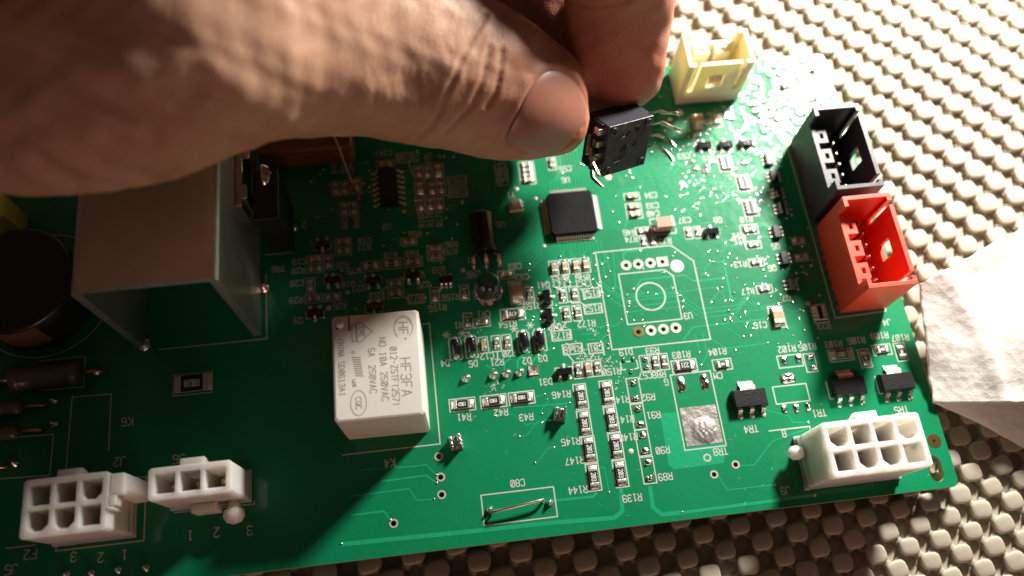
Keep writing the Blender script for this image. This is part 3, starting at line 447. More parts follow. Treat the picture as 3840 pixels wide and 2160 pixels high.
def board_material(name, base, dark):
    """green solder mask: gloss lacquer, uneven where it was brushed on thickly, faint scratches, copper plane showing through"""
    m = bpy.data.materials.new(name); m.use_nodes = True; nt = m.node_tree; N = nt.nodes.new; L = nt.links.new
    b = nt.nodes["Principled BSDF"]; b.inputs["Roughness"].default_value = 0.42; b.inputs["Specular IOR Level"].default_value = 0.25
    b.inputs["Coat Weight"].default_value = 0.45; b.inputs["Coat Roughness"].default_value = 0.075
    tc = N("ShaderNodeTexCoord")
    n1 = N("ShaderNodeTexNoise"); n1.inputs["Scale"].default_value = 28; n1.inputs["Detail"].default_value = 5; L(tc.outputs["Object"], n1.inputs["Vector"])
    n2 = N("ShaderNodeTexNoise"); n2.inputs["Scale"].default_value = 900; n2.inputs["Detail"].default_value = 3; L(tc.outputs["Object"], n2.inputs["Vector"])
    add = N("ShaderNodeMath"); add.operation = 'MULTIPLY_ADD'; add.inputs[1].default_value = 0.25; L(n2.outputs["Fac"], add.inputs[0]); L(n1.outputs["Fac"], add.inputs[2])
    mr = N("ShaderNodeMapRange"); mr.inputs["From Min"].default_value = 0.35; mr.inputs["From Max"].default_value = 0.9; L(add.outputs[0], mr.inputs["Value"])
    mix = N("ShaderNodeMix"); mix.data_type = 'RGBA'; mix.inputs["A"].default_value = (*dark, 1); mix.inputs["B"].default_value = (*base, 1); L(mr.outputs["Result"], mix.inputs["Factor"])
    # whitish flux smears: isolated blotches
    sm = N("ShaderNodeTexNoise"); sm.inputs["Scale"].default_value = 60; sm.inputs["Detail"].default_value = 9; sm.inputs["Roughness"].default_value = 0.72; sm.inputs["Distortion"].default_value = 0.6; L(tc.outputs["Object"], sm.inputs["Vector"])
    sr = N("ShaderNodeMapRange"); sr.inputs["From Min"].default_value = 0.66; sr.inputs["From Max"].default_value = 0.80; sr.inputs["To Max"].default_value = 0.35; L(sm.outputs["Fac"], sr.inputs["Value"])
    mix2 = N("ShaderNodeMix"); mix2.data_type = 'RGBA'; mix2.inputs["B"].default_value = (0.30, 0.42, 0.34, 1); L(mix.outputs["Result"], mix2.inputs["A"]); L(sr.outputs["Result"], mix2.inputs["Factor"])
    L(mix2.outputs["Result"], b.inputs["Base Color"])
    # lacquer ripples: strongest towards the rear right corner where it pooled
    sep = N("ShaderNodeSeparateXYZ"); L(tc.outputs["Object"], sep.inputs[0])
    gx = N("ShaderNodeMapRange"); gx.inputs["From Min"].default_value = -0.005; gx.inputs["From Max"].default_value = 0.045; L(sep.outputs["X"], gx.inputs["Value"])
    gy = N("ShaderNodeMapRange"); gy.inputs["From Min"].default_value = 0.005; gy.inputs["From Max"].default_value = 0.055; L(sep.outputs["Y"], gy.inputs["Value"])
    g = N("ShaderNodeMath"); g.operation = 'MULTIPLY'; L(gx.outputs[0], g.inputs[0]); L(gy.outputs[0], g.inputs[1])
    rp = N("ShaderNodeTexNoise"); rp.inputs["Scale"].default_value = 150; rp.inputs["Detail"].default_value = 2.5; rp.inputs["Distortion"].default_value = 1.2; L(tc.outputs["Object"], rp.inputs["Vector"])
    b1 = N("ShaderNodeBump"); b1.inputs["Distance"].default_value = 0.0007; L(g.outputs[0], b1.inputs["Strength"]); L(rp.outputs["Fac"], b1.inputs["Height"])
    fine = N("ShaderNodeTexNoise"); fine.inputs["Scale"].default_value = 700; fine.inputs["Detail"].default_value = 4; L(tc.outputs["Object"], fine.inputs["Vector"])
    b2 = N("ShaderNodeBump"); b2.inputs["Distance"].default_value = 0.0001; b2.inputs["Strength"].default_value = 0.35; L(fine.outputs["Fac"], b2.inputs["Height"]); L(b1.outputs["Normal"], b2.inputs["Normal"])
    L(b2.outputs["Normal"], b.inputs["Normal"]); L(b1.outputs["Normal"], b.inputs["Coat Normal"])
    return m
M['mask'] = board_material("green_solder_mask", (0.002, 0.255, 0.106), (0.001, 0.185, 0.070))
M['trace'] = material("mask_over_copper", (0.014, 0.37, 0.17), 0.28, coat=0.8, bump=0.3, bump_scale=900)

# ------------------------------------------------------------------ the board
BX0, BX1, BY0, BY1 = -150.0, 55.2, -36.8, 62.4
board = bpy.data.objects.new("circuit_board", None); scene.collection.objects.link(board)
board.location = (0, 0, -1.6 * S); board.empty_display_size = 0.01
tag(board, "green circuit board crowded with soldered parts, lying on the cream grip mat", "circuit board")
OFF = (0, 0, 1.6)                                     # children are written with the board top at z 0
def part(name, mb, mats, loc=(0, 0, 0), rot=0.0, label=None, parent=None, kind=None):
    if parent is None:
        o = mb.build(name, mats, board, (loc[0], loc[1], loc[2] + 1.6), rot)
    else:
        o = mb.build(name, mats, parent, loc, rot)
    return tag(o, label, kind=kind)
def place(src, loc, rot=0.0):
    c = copy_tree(src, board); c.location = Vector((loc[0], loc[1], 1.6)) * S; c.rotation_euler = (0, 0, rot); return c

U3 = [(2.54 * i, y) for i in range(4) for y in (0.0, 14.5)]
MODULE_HOLES = [circle_pts(x, y, 0.48, 14) for x, y in U3]
outer = [(BX0, BY0), (54.3, BY0), (55.2, -35.7), (55.3, 0), (54.6, 61.4), (53.6, 62.2), (BX0, 62.9)]
slot = [(51.6 + 1.35 * math.cos(a), -33.1 + (1.0 if math.sin(a) > 0 else -1.0) + 1.5 * math.sin(a)) for a in [k * math.pi / 12 + .01 for k in range(24)]]
cuts = [slot, circle_pts(50.4, 58.6, 1.7, 24), circle_pts(53.0, -28.0, 0.35, 10)] + MODULE_HOLES + [circle_pts(x, y, r, 12) for x, y, r in HOLES]
pl = prism(outer, cuts, -1.6, 0.0)
for i, q in enumerate(pl.f):
    a, b_, c = [Vector(pl.v[k]) for k in q[:3]]
    n = (b_ - a).cross(c - a).normalized()
    pl.m[i] = 0 if abs(n.z) > .5 else 1
part("board_panel", pl, [M['mask'], M['fr4']])

# copper traces under the mask
tr = MB()
for t in TRACES: ribbon(tr, t[1:], t[0], 0.016)
def route(x0, y0, x1, y1, w=0.18):
    mid = random.uniform(.2, .8); dx, dy = x1 - x0, y1 - y0
    if abs(dx) > abs(dy):
        m = x0 + (dx - math.copysign(abs(dy), dx)) * mid; pts = [(x0, y0), (m, y0), (m + math.copysign(abs(dy), dx), y1), (x1, y1)]
    else:
        m = y0 + (dy - math.copysign(abs(dx), dy)) * mid; pts = [(x0, y0), (x0, m), (x1, m + math.copysign(abs(dx), dy)), (x1, y1)]
    ribbon(tr, pts, w, 0.016)
via_pts = []
for k in range(9):                                   # bus to the left of the controller
    y = 16.2 + k * 0.72; ribbon(tr, [(-16.2 - .0 * k, 21.5 + k * .9), (-17.5 - k * .35, y + 1.6), (-19 - k * .4, y), (-25 - k * .6, y)], 0.15, 0.016)
for k in range(8):
    y = 24.5 + k * 0.62; ribbon(tr, [(-15.5, y), (-19 - k * .2, y), (-20.5 - k * .4, y + 1.6 + .1 * k), (-25.5, y + 1.6 + .1 * k)], 0.14, 0.016)
for k in range(16):                                  # fan-out to the right of the controller
    y = 23.0 + k * 0.6; x1 = 14 + random.uniform(0, 16)
    ribbon(tr, [(-3.2, y), (1 + k * .25, y), (2.6 + k * .25, y + 1.6), (x1, y + 1.6), (x1 + 1.2, y + 2.8)], 0.14, 0.016); via_pts.append((x1 + 1.2, y + 2.8))
for k in range(12):
    x = -13 + k * .78; ribbon(tr, [(x, 20.6), (x, 19.4 - .1 * k), (x + random.uniform(-1.2, 1.2), 17.6), (x + random.uniform(-1.5, 1.5), 15.5)], 0.14, 0.016)
for k in range(12):
    x = -13 + k * .78; ribbon(tr, [(x, 33.6), (x, 35 + .1 * k), (x + 2.2, 37.2 + .1 * k), (x + 2.2, 40 + random.uniform(0, 5))], 0.14, 0.016)
for k in range(15):
    y = 34.5 + k * .62; x0 = -1 + random.uniform(0, 6); ribbon(tr, [(x0, y), (x0 + 9, y), (x0 + 10.5, y + 1.5), (x0 + 20, y + 1.5)], 0.14, 0.016); via_pts += [(x0, y), (x0 + 20, y + 1.5)]
def rnd_region(x0, x1, y0, y1, n, L=8):
    for _ in range(n):
        a, b_ = random.uniform(x0, x1), random.uniform(y0, y1); c, d = a + random.uniform(-L, L), b_ + random.choice([-1, 1]) * random.uniform(.5, L * .4)
        c = min(max(c, x0), x1); d = min(max(d, y0), y1); route(a, b_, c, d); via_pts.extend([(a, b_), (c, d)])
rnd_region(16, 37, -4, 20, 26); rnd_region(14, 38, 20, 48, 34); rnd_region(-23, -6, -3, 14, 24, 6); rnd_region(-64, -32, 8, 46, 44, 9); rnd_region(-38, -20, -24, -8, 5, 10); rnd_region(10, 36, 46, 60, 12); rnd_region(36, 50, 40, 60, 10)
rnd_region(-5, 14, -2, 17, 8, 5)
part("copper_traces", tr, M['trace'], kind='stuff')
po = MB()
for i, p in enumerate(POURS + [[(14.5, -8), (22.5, -8), (22.5, -22), (14.5, -22)]][:0]):
    po.add([(x, y, 0.008) for x, y in p], [tuple(range(len(p)))])
part("copper_pour", po, M['trace'])

# silkscreen print
sk = MB()
for l in LINES: ribbon(sk, l, 0.24, 0.030)
ring_ = lambda cx, cy, r, n=36: [(cx + r * math.cos(2 * math.pi * k / n), cy + r * math.sin(2 * math.pi * k / n)) for k in range(n + 1)]
for k, (cx, cy, r) in enumerate(CIRCLES): ribbon(sk, ring_(cx, cy, r), 0.30 if k == 0 else 0.22, 0.030)
for cx, cy in STARS:
    for a in (0, 60, 120): ribbon(sk, [(cx - .75 * math.cos(math.radians(a)), cy - .75 * math.sin(math.radians(a))), (cx + .75 * math.cos(math.radians(a)), cy + .75 * math.sin(math.radians(a)))], 0.2, 0.030)
for s_, x, y, rot, h in TEXTS: write(sk, s_, x, y, h, rot, 0.030, w=0.19 * h / 1.25)

# chip parts --------------------------------------------------------
def size_class(w, h):
    L = max(w, h)
    if L > 6: return (6.3, 3.2, .6, 7.3, 4.1)
    if L > 4.15: return (3.2, 1.6, .55, 4.95, 2.45)
    if L > 3.62: return (2.0, 1.25, .5, 3.75, 2.2)
    if L < 3.0: return (1.5, .8, .4, 2.7, 1.45)
    return (1.7, .9, .45, 3.28, 1.72)
_cache = {}
def chip(kind, L, W, H, text):
    """a surface-mount chip: body plus two tinned terminals with solder fillets"""
    key = (kind, L, W, H, text)
    if key in _cache: return None
    b = MB(); t = L * (0.17 if L > 3 else 0.22)
    if kind in ('cap', 'capbig'):
        H = H * 1.5
        b.box(-L / 2 + t, L / 2 - t, -W / 2, W / 2, 0.12, H, bev=.06); mats = [M['cap']]; nm = "ceramic_capacitor"
    elif kind == 'led':
        b.box(-L / 2 + t, L / 2 - t, -W / 2, W / 2, 0.1, H * .7, 0, .04); b.box(-.42, .42, -.34, .34, H * .7, H * .7 + .32, 1, .12); mats = [M['ceramic'], M['amber']]; nm = "indicator_led"
    else:
        b.box(-L / 2 + t * .9, L / 2 - t * .9, -W / 2, W / 2, 0.1, H - .05, 0)
        b.box(-L / 2 + t * 1.05, L / 2 - t * 1.05, -W / 2 + .04, W / 2 - .04, H - .045, H, 1)
        if text: write(b, text, 0, 0, min(W * .62, (L - 2 * t) * .8 / len(text) * 1.5), 180, H + .008, w=0.075 * W + .02, mi=2, squash=.62 if len(text) > 3 else .7)
        mats = [M['ceramic'], M['black'], M['mark']]; nm = "chip_resistor"
    body = b.build(nm, mats, board)
    for sx in (-1, 1):
        q = MB(); x0, x1 = sorted((sx * (L / 2 - t), sx * (L / 2 + .02)))
        q.box(x0, x1, -W / 2 - .03, W / 2 + .03, 0.02, H + .03, bev=.07)
        fl = min(.62, L * .24); xo = sx * (L / 2 + fl); xi = sx * (L / 2 - t * .4); hw = W / 2 + .14
        prof = [(xi, H * .72), (sx * (L / 2 + fl * .18), H * .62), (sx * (L / 2 + fl * .55), H * .30), (xo, 0.03)]
        rs = [[(x, -hw + (.12 if k < 2 else 0), .01), (x, -hw * .72, z), (x, hw * .72, z), (x, hw - (.12 if k < 2 else 0), .01)] for k, (x, z) in enumerate(prof)]
        q.rings(rs, 0, True)
        q.build("terminal", M['tin'], body)
    _cache[key] = body
    return body
def put_chip(kind, cx, cy, w, h, text):
    vertical = h > w
    L, W, H, OL, OW = size_class(w, h)
    if kind == 'capbig': L, W, H, OL, OW = (3.4, 2.0, .85, 5.0, 2.6) if h > 4.5 or w > 4.5 else (3.0, 1.9, .7, 4.6, 3.0)
    if kind == 'cap' and min(w, h) > 3: L, W, H = 2.4, 1.9, .9
    if kind == 'resd': kind = 'res'
    ow, oh = (OW, OL) if vertical else (OL, OW)
    ribbon(sk, [(cx - ow / 2, cy - oh / 2), (cx + ow / 2, cy - oh / 2), (cx + ow / 2, cy + oh / 2), (cx - ow / 2, cy + oh / 2), (cx - ow / 2, cy - oh / 2)], 0.2 if L < 3 else .22, 0.030)
    if kind == 'empty': return
    rot = (math.pi / 2 if vertical else 0) + math.radians(random.uniform(-1.6, 1.6))
    if text == '1963' and cx < -38.5 + 5 and random.random() < 0: rot += math.pi
    if kind == 'res' and not text: text = ''
    b = chip(kind, L, W, H, text)
    if b is None: place(_cache[(kind, L, W, H, text)], (cx, cy), rot)
    else: b.location = Vector((cx, cy, 1.6)) * S; b.rotation_euler = (0, 0, rot)

def network():
    b = MB(); b.box(-.75, .75, -1.55, 1.55, .1, .5, 0, .05); b.box(-.45, .45, -1.4, 1.4, .5, .53, 1)
    o = b.build("resistor_network", [M['ceramic'], M['black']], board)
    for sx in (-1, 1):
        for k in range(4):
            y = -1.2 + .8 * k; q = MB(); q.box(*sorted((sx * .6, sx * .95)), y - .26, y + .26, .02, .55, 0, .06)
            q.lathe(sx * 1.05, y, [(.02, .34), (.2, .3), (.33, .12), (.36, .01)][::-1], 10)
            q.build("terminal", M['tin'], o)
    return o
def gull(q, y, x0, out, h, w, t=.13, foot=.45):
    """gull-wing lead leaving the body side at x0 towards +x"""
    q.strip([(x0 - .1, y, h), (x0 + out * .25, y, h), (x0 + out * .45, y, h * .75), (x0 + out * .6, y, .12), (x0 + out * .75, y, .075), (x0 + out + foot * .2, y, .075)], w, t, (0, 1, 0))
def sot23():
    b = MB(); W = .62
    b.rings([[(-1.5, -W * 1.05, .08), (1.5, -W * 1.05, .08), (1.5, W * 1.05, .08), (-1.5, W * 1.05, .08)], [(-1.5, -W * 1.12, .5), (1.5, -W * 1.12, .5), (1.5, W * 1.12, .5), (-1.5, W * 1.12, .5)], [(-1.4, -W, 1.0), (1.4, -W, 1.0), (1.4, W, 1.0), (-1.4, W, 1.0)]], 0, False)
    o = b.build("small_transistor", M['blackshine'], board)
    for x, s in ((-.95, 1), (.95, 1), (0, -1)):
        q = MB(); gull(q, 0, .62, .75, .55, .45, .14); q.xf(Matrix.Rotation(math.pi / 2 * s, 4, 'Z')); q.xf(Matrix.Translation((x, 0, 0)))
        q.lathe(x, s * 1.35, [(.42, .01), (.38, .1), (.2, .17), (.02, .2)], 10)
        q.build("lead", M['tin'], o)
    ribbon_ok = o; return o
def sot6():
    b = MB(); b.box(-1.35, 1.35, -.7, .7, .1, .95, 0, .06); o = b.build("six_lead_chip", M['black'], board)
    for s in (1, -1):
        for k in (-1, 0, 1):
            q = MB(); gull(q, 0, .68, .55, .5, .36, .12); q.xf(Matrix.Rotation(math.pi / 2 * s, 4, 'Z')); q.xf(Matrix.Translation((.9 * k, 0, 0)))
            q.lathe(.9 * k, s * 1.28, [(.36, .01), (.33, .12), (.18, .2), (.02, .22)], 10)
            q.build("lead", M['tin'], o)
    return o
def sod():
    b = MB(); n = 12; rs = []
    for y, r in ((-1.5, .7), (-1.45, .82), (-.9, .92), (.9, .92), (1.45, .82), (1.5, .7)):
        rs.append([(r * math.cos(2 * math.pi * k / n), y, .78 + .68 * r * math.sin(2 * math.pi * k / n) / .92) for k in range(n)])
    b.rings(rs, 0, True); o = b.build("diode", M['blackshine'], board)
    for s in (-1, 1):
        q = MB(); q.box(-.42, .42, *sorted((s * 1.45, s * 2.15)), .02, .5, 0, .1); q.lathe(0, s * 1.95, [(.55, .01), (.5, .25), (.3, .42), (.02, .48)], 12)
        q.build("lead", M['tin'], o)
    return o
def sot223():
    b = MB(); b.rings([[(-3.3, -1.7, .1), (3.3, -1.7, .1), (3.3, 1.75, .1), (-3.3, 1.75, .1)], [(-3.3, -1.8, .9), (3.3, -1.8, .9), (3.3, 1.8, .9), (-3.3, 1.8, .9)], [(-3.1, -1.6, 1.7), (3.1, -1.6, 1.7), (3.1, 1.5, 1.7), (-3.1, 1.5, 1.7)]], 0, False)
    o = b.build("power_transistor", M['black'], board)
    q = MB(); gull(q, 0, 1.75, 1.7, 1.0, 3.0, .28); q.xf(Matrix.Rotation(math.pi / 2, 4, 'Z')); q.build("tab", M['tin'], o)
    for x in (-2.3, 0, 2.3):
        q = MB(); gull(q, 0, 1.75, 1.6, 1.0, .8, .26); q.xf(Matrix.Rotation(-math.pi / 2, 4, 'Z')); q.xf(Matrix.Translation((x, 0, 0)))
        q.lathe(x, -3.3, [(.55, .01), (.5, .12), (.25, .2), (.02, .24)], 10); q.build("lead", M['tin'], o)
    return o
_proto = {}
makers = dict(sot23=sot23, sot6=sot6, sod=sod, sot223=sot223, network=network)
def put(kind, x, y, deg=0.0):
    if kind not in _proto: _proto[kind] = o = makers[kind]()
    else: o = copy_tree(_proto[kind], board)
    o.location = Vector((x, y, 1.6)) * S; o.rotation_euler = (0, 0, math.radians(deg + random.uniform(-1.5, 1.5)))
    return o
for kind, cx, cy, w, h, text in CHIPS:
    if kind == 'sod':
        put('sod', cx, cy)
        for s in (-1, 1): ribbon(sk, [(cx + s * .7, cy - 2.35), (cx + s * 1.2, cy - 2.35), (cx + s * 1.2, cy + 1.6), (cx + s * .7, cy + 2.3)], .2, .03)
    elif kind == 'array':
        put('network', cx, cy + .1); ribbon(sk, [(cx - 1.5, cy - 1.95), (cx + 1.5, cy - 1.95), (cx + 1.5, cy + 1.95), (cx - 1.5, cy + 1.95), (cx - 1.5, cy - 1.95)], .24, .03)
    else: put_chip(kind, cx, cy, w, h, text)
for kind, x, y, deg in PACKAGES: put(kind, x, y, deg)
for kind, x, y, deg in PACKAGES:
    if kind == 'sot23': 
        c, s = math.cos(math.radians(deg)), math.sin(math.radians(deg))
        for sx in (-1, 1): ribbon(sk, [(x + (sx * 1.75) * c - .6 * s, y + (sx * 1.75) * s + .6 * c), (x + (sx * 1.75) * c + 1.0 * s, y + (sx * 1.75) * s - 1.0 * c), (x + (sx * .9) * c + 1.0 * s, y + sx * .9 * s - 1.0 * c)], .18, .03)

# tall pinkish capacitor
b = MB(); b.box(-1.6, 1.6, -1.2, 1.2, .15, 2.5, 0, .12)
o = part("ceramic_capacitor", b, M['cappink'], (9.2, 22.4, 0), label="tall pinkish block capacitor right of the square controller chip")
for s in (-1, 1):
    q = MB(); q.box(*sorted((s * 1.35, s * 1.72)), -1.25, 1.25, .05, 2.45, 0, .1); q.lathe(s * 1.9, 0, [(1.0, .01), (.7, .5), (.2, .9), (.02, 1.0)], 12); part("terminal", q, M['tin'], parent=o)
ribbon(sk, [(6.7, 20.7), (11.8, 20.7), (11.8, 24.4), (6.7, 24.4), (6.7, 20.7)], .22, .03)

# solder pads of the unfitted parts
for x, y, w, h, r_ in PADS:
    q = MB(); ph = random.uniform(0, 6)
    rs = []
    for k, (f_, z) in enumerate([(1, .01), (.96, .12), (.75, .26), (.4, .33), (.05, .36)]):
        rs.append([(w / 2 * f_ * math.copysign(abs(math.cos(a)) ** .55, math.cos(a)), h / 2 * f_ * math.copysign(abs(math.sin(a)) ** .55, math.sin(a)), z * (1 + .3 * math.sin(3 * a + ph))) for a in [2 * math.pi * j / 16 for j in range(16)]])
    q.rings(rs, 0, True); part("solder_pad", q, M['solder'], (x, y, 0))
bx, by, bw, bh = BIG_PAD
q = MB(); n = 34; vs = []
for j in range(n):
    for i in range(n):
        u, v = i / (n - 1), j / (n - 1); x, y = (u - .5) * bw, (v - .5) * bh
        du, dv = (u - .55) / .36, (v - .36) / .34; m_ = max(0, 1 - (du * du + dv * dv) ** 1.6)
        z = .02 + m_ * (.22 + .10 * math.sin(u * 41 + 3 * math.sin(v * 23)) * math.sin(v * 37)) + .03 * m_ * random.random()
        vs.append((x, y, z))
q.add(vs, [(j * n + i, j * n + i + 1, (j + 1) * n + i + 1, (j + 1) * n + i) for j in range(n - 1) for i in range(n - 1)], 0, True)
part("solder_pad", q, material("matt_tinned_pad", (0.52, 0.48, 0.46), 0.42, .85, bump=.8, bump_scale=700), (bx, by, 0), label="large square tinned pad with a rough blob of old solder")

# soldered pins, test pads, module pads
for x, y, r_ in JOINTS:
    q = MB(); q.lathe(0, 0, [(r_, .01), (r_ * .93, .18), (r_ * .68, .5), (r_ * .42, .85), (r_ * .34, 1.05), (r_ * .25, 1.12), (.02, 1.12)], 20)
    part("solder_joint", q, M['solder'], (x, y, 0))
q = MB(); q.rings([[(-1.05, -1.05, .01), (1.05, -1.05, .01), (1.05, 1.05, .01), (-1.05, 1.05, .01)], [(-.98, -.98, .2), (.98, -.98, .2), (.98, .98, .2), (-.98, .98, .2)], [(-.4, -.4, .7), (.4, -.4, .7), (.4, .4, .7), (-.4, .4, .7)], [(-.25, -.25, 1.05), (.25, -.25, 1.05), (.25, .25, 1.05), (-.25, .25, 1.05)]], 0, False)
part("solder_joint", q, M['solder'], (-21.9, -5.5, 0), label="square soldered pin at the end of its row")
for x, y, r_ in TEST_PADS:
    q = MB(); q.lathe(0, 0, [(r_, .01), (r_ * .92, .05), (.02, .06)], 20)
    part("test_pad", q, M['fiducial'] if r_ > 1 else M['testpad'], (x, y, 0))
for k, (x, y) in enumerate(U3):
    q = MB()
    if k == 7:
        o_ = [(-1.15, -1.05), (1.15, -1.05), (1.15, 1.05), (-1.15, 1.05)]
    else: o_ = circle_pts(0, 0, 1.08, 24)
    q = prism(o_, [circle_pts(0, 0, .5, 14)], 0.012, 0.09); part("module_pad", q, M['fiducial'] if k else M['gold'], (x, y, 0))
for x, y, r_ in HOLES + [(53.0, -28.0, .9)]:
    q = prism(circle_pts(0, 0, r_ + .28, 18), [circle_pts(0, 0, min(r_ * .93, .9), 14)], 0.010, 0.05) if r_ < .8 else prism(circle_pts(0, 0, 1.35, 24), [circle_pts(0, 0, .36, 12)], 0.01, 0.05)
    part("plated_hole", q, M['gold'] if r_ > .8 else M['testpad'], (x, y, 0))

# vias: tiny domes, far too many to count
vi = MB()
def dome(mb, x, y, r_, h, mi=0, n=8, ax=1.0):
    mb.lathe(0, 0, [(r_, .005), (r_ * .85, h * .6), (r_ * .5, h), (r_ * .28, h * .8), (.01, h * .7)], n, mi)
    k = len(mb.v) - 5 * n
    for i in range(k, len(mb.v)): vx, vy, vz = mb.v[i]; mb.v[i] = (vx * ax + x, vy + y, vz)
for x, y in via_pts: dome(vi, x, y, random.uniform(.20, .30), random.uniform(.08, .16))
for t, e in [(TRACES, 1)]:
    for p in t: dome(vi, p[-1][0], p[-1][1], .28, .1)
for x, y in [(-10 + random.random() * 9, 37 + random.random() * 9) for _ in range(14)] + [(-1 + random.random() * 38, 24 + random.random() * 24) for _ in range(85)] + [(16 + random.random() * 24, -6 + random.random() * 26) for _ in range(60)] + [(-22 + random.random() * 16, 8 + random.random() * 10) for _ in range(26)]:
    dome(vi, x, y, random.uniform(.2, .34), random.uniform(.1, .22))
part("vias", vi, M['solder'], kind='stuff')
# drops of clear lacquer pooled over the vias near the rear right corner
dr = MB()
for k in range(210):
    u = random.random() ** .7; x = 14 + 38 * u; y = 34 + random.random() * 27
    if x > 38.5 and y < 41: continue
    if 16.5 < x < 33 and y > 50.5: continue
    r_ = random.uniform(.35, 1.15) * (1.2 if y > 45 else .75)
    dome(dr, x, y, r_, r_ * random.uniform(.18, .34), 0, 12, random.uniform(.8, 1.3))
for y in np.arange(43, 58, 1.9): dome(dr, 36.4 + .25 * math.sin(y), y, .8, .3, 0, 12)
part("lacquer_drops", dr, M['lacquer'], kind='stuff')
# dried flux crumbs round the reworked parts
fx = MB()
for cx, cy, n, s in [(-11, -4.2, 60, 2.6), (-8, -5.5, 60, 2.2), (-6.5, -9.5, 40, 2.2), (-30, -8, 36, 1.3), (-13.5, -2, 40, 1.8), (0, 37.5, 30, 1.2), (-14.5, 12.5, 18, 1.0), (-33.5, 3, 20, 2.4), (-9.5, 1.2, 20, 1.6)]:
    for _ in range(n):
        x, y = random.gauss(cx, s * .6), random.gauss(cy, s * .4); a = random.random() * 3.1; r_ = random.uniform(.06, .22)
        p = [(x + r_ * random.uniform(.5, 1.6) * math.cos(a + t_), y + r_ * random.uniform(.5, 1.3) * math.sin(a + t_)) for t_ in (0, 1.2, 2.5, 3.7, 5)]
        fx.add([(px, py, .034 + random.random() * .05) for px, py in p] + [(x, y, .1)], [(0, 1, 5), (1, 2, 5), (2, 3, 5), (3, 4, 5), (4, 0, 5)])
for _ in range(150):                                  # short bright scratches and lint
    x, y, a, l_ = random.uniform(-38, 52), random.uniform(-36, 22), random.uniform(0, 3.1), random.uniform(.2, .9)
    fx.add([(x, y, .034), (x + l_ * math.cos(a), y + l_ * math.sin(a), .036), (x + l_ * math.cos(a) + .05, y + l_ * math.sin(a) - .05, .034), (x + .05, y - .05, .035)], [(0, 1, 2, 3)])
part("flux_residue", fx, M['flux'], kind='stuff')

# ---- square controller chip with its 64 leads
b = MB(); c = 1.0; h5 = 4.85
def oct_(h, z, c): return [(-h + c, -h, z), (h - c, -h, z), (h, -h + c, z), (h, h - c, z), (h - c, h, z), (-h + c, h, z), (-h, h - c, z), (-h, -h + c, z)]
b.rings([oct_(h5 - .05, .12, .5), oct_(h5, .8, .5), oct_(h5 - .12, 1.5, .55)], 0, False)
ctrl = part("controller_chip", b, material("dull_black_chip_top", (0.008, 0.008, 0.010), 0.6, spec=.12, bump=.4, bump_scale=500, vary=.5, vary_scale=120), (-9.55, 27.1, 0), label="large square black controller chip with fine silver leads on all four sides")
q = MB(); gull(q, 0, 4.83, 1.15, .75, .19, .13, .3); q.lathe(6.05, 0, [(.15, .01), (.13, .12), (.07, .2), (.01, .22)], 8)
lm = q.mesh("lead", M['tin'])
for s in range(4):
    for k in range(16):
        off = (k - 7.5) * .5
        a = s * math.pi / 2
        o = link("lead", lm, ctrl, (-off * math.sin(a), off * math.cos(a), 0), a)
# 14-pin chip
b = MB(); b.rings([[(-1.95, -4.3, .1), (1.95, -4.3, .1), (1.95, 4.3, .1), (-1.95, 4.3, .1)], [(-2.0, -4.35, .8), (2.0, -4.35, .8), (2.0, 4.35, .8), (-2.0, 4.35, .8)], [(-1.8, -4.2, 1.5), (1.8, -4.2, 1.5), (1.8, 4.2, 1.5), (-1.8, 4.2, 1.5)]], 0, False)
pU2 = (-47.2, 37.2)
o = part("fourteen_lead_chip", b, M['black'], (*pU2, 0), label="rectangular black chip with seven silver leads on each long side")
q = MB(); gull(q, 0, 1.98, 1.1, .8, .42, .18, .4); q.lathe(3.1, 0, [(.36, .01), (.3, .12), (.15, .2), (.01, .22)], 8); lm = q.mesh("lead", M['tin'])
for s in (0, 1):
    for k in range(7): link("lead", lm, o, (0, (k - 3) * 1.27, 0), math.pi * s)
# crystal
b = MB(); b.box(-1.15, 1.15, -1.35, 1.35, .1, 1.15, 0, .22); o = part("crystal_resonator", b, M['crystal'], (-20.9, 30.2, 0), rot=.03, label="small beige crystal block beside the controller chip")
for k in range(3):
    for s in (-1, 1): q = MB(); q.lathe(s * 1.3, (k - 1) * .85, [(.3, .01), (.27, .25), (.1, .4), (.01, .42)], 10); part("terminal", q, M['tin'], parent=o)
# sensor / transistor lying on its bent leads
b = MB(); n = 14
prof = [(-2.45, .5), (-2.45, 2.6), (-2.0, 3.6), (-1.2, 4.3), (0, 4.6), (1.2, 4.3), (2.0, 3.6), (2.45, 2.6), (2.45, .5)]
b.rings([[(x * s_, y, z_ * (1 if z_ < 1 else s_)) for x, z_ in prof] for y, s_ in ((20.3 - 24.3, .97), (20.5 - 24.3, 1), (4.2, 1), (4.4, .97))], 0, False)
o = part("bent_transistor", b, M['blackshine'], (-28.6, 23.6, 0), label="upright black transistor body bent flat over its three copper-toned legs")
for sx, jx in ((-1, -31.2), (0, -28.5), (1, -25.9)):
    q = MB(); x0 = sx * 1.27; xe = jx + 28.6
    q.strip([(x0, -3.6, 1.8), (x0 + sx * .7, -4.4, 1.9), (xe, -4.7, 1.7), (xe, -5.6, 1.1), (xe, -6.1, .2)], [.5, .5, .6, .75, .5], .4, (1, 0, 0)); part("leg", q, M['copperlead'], parent=o)
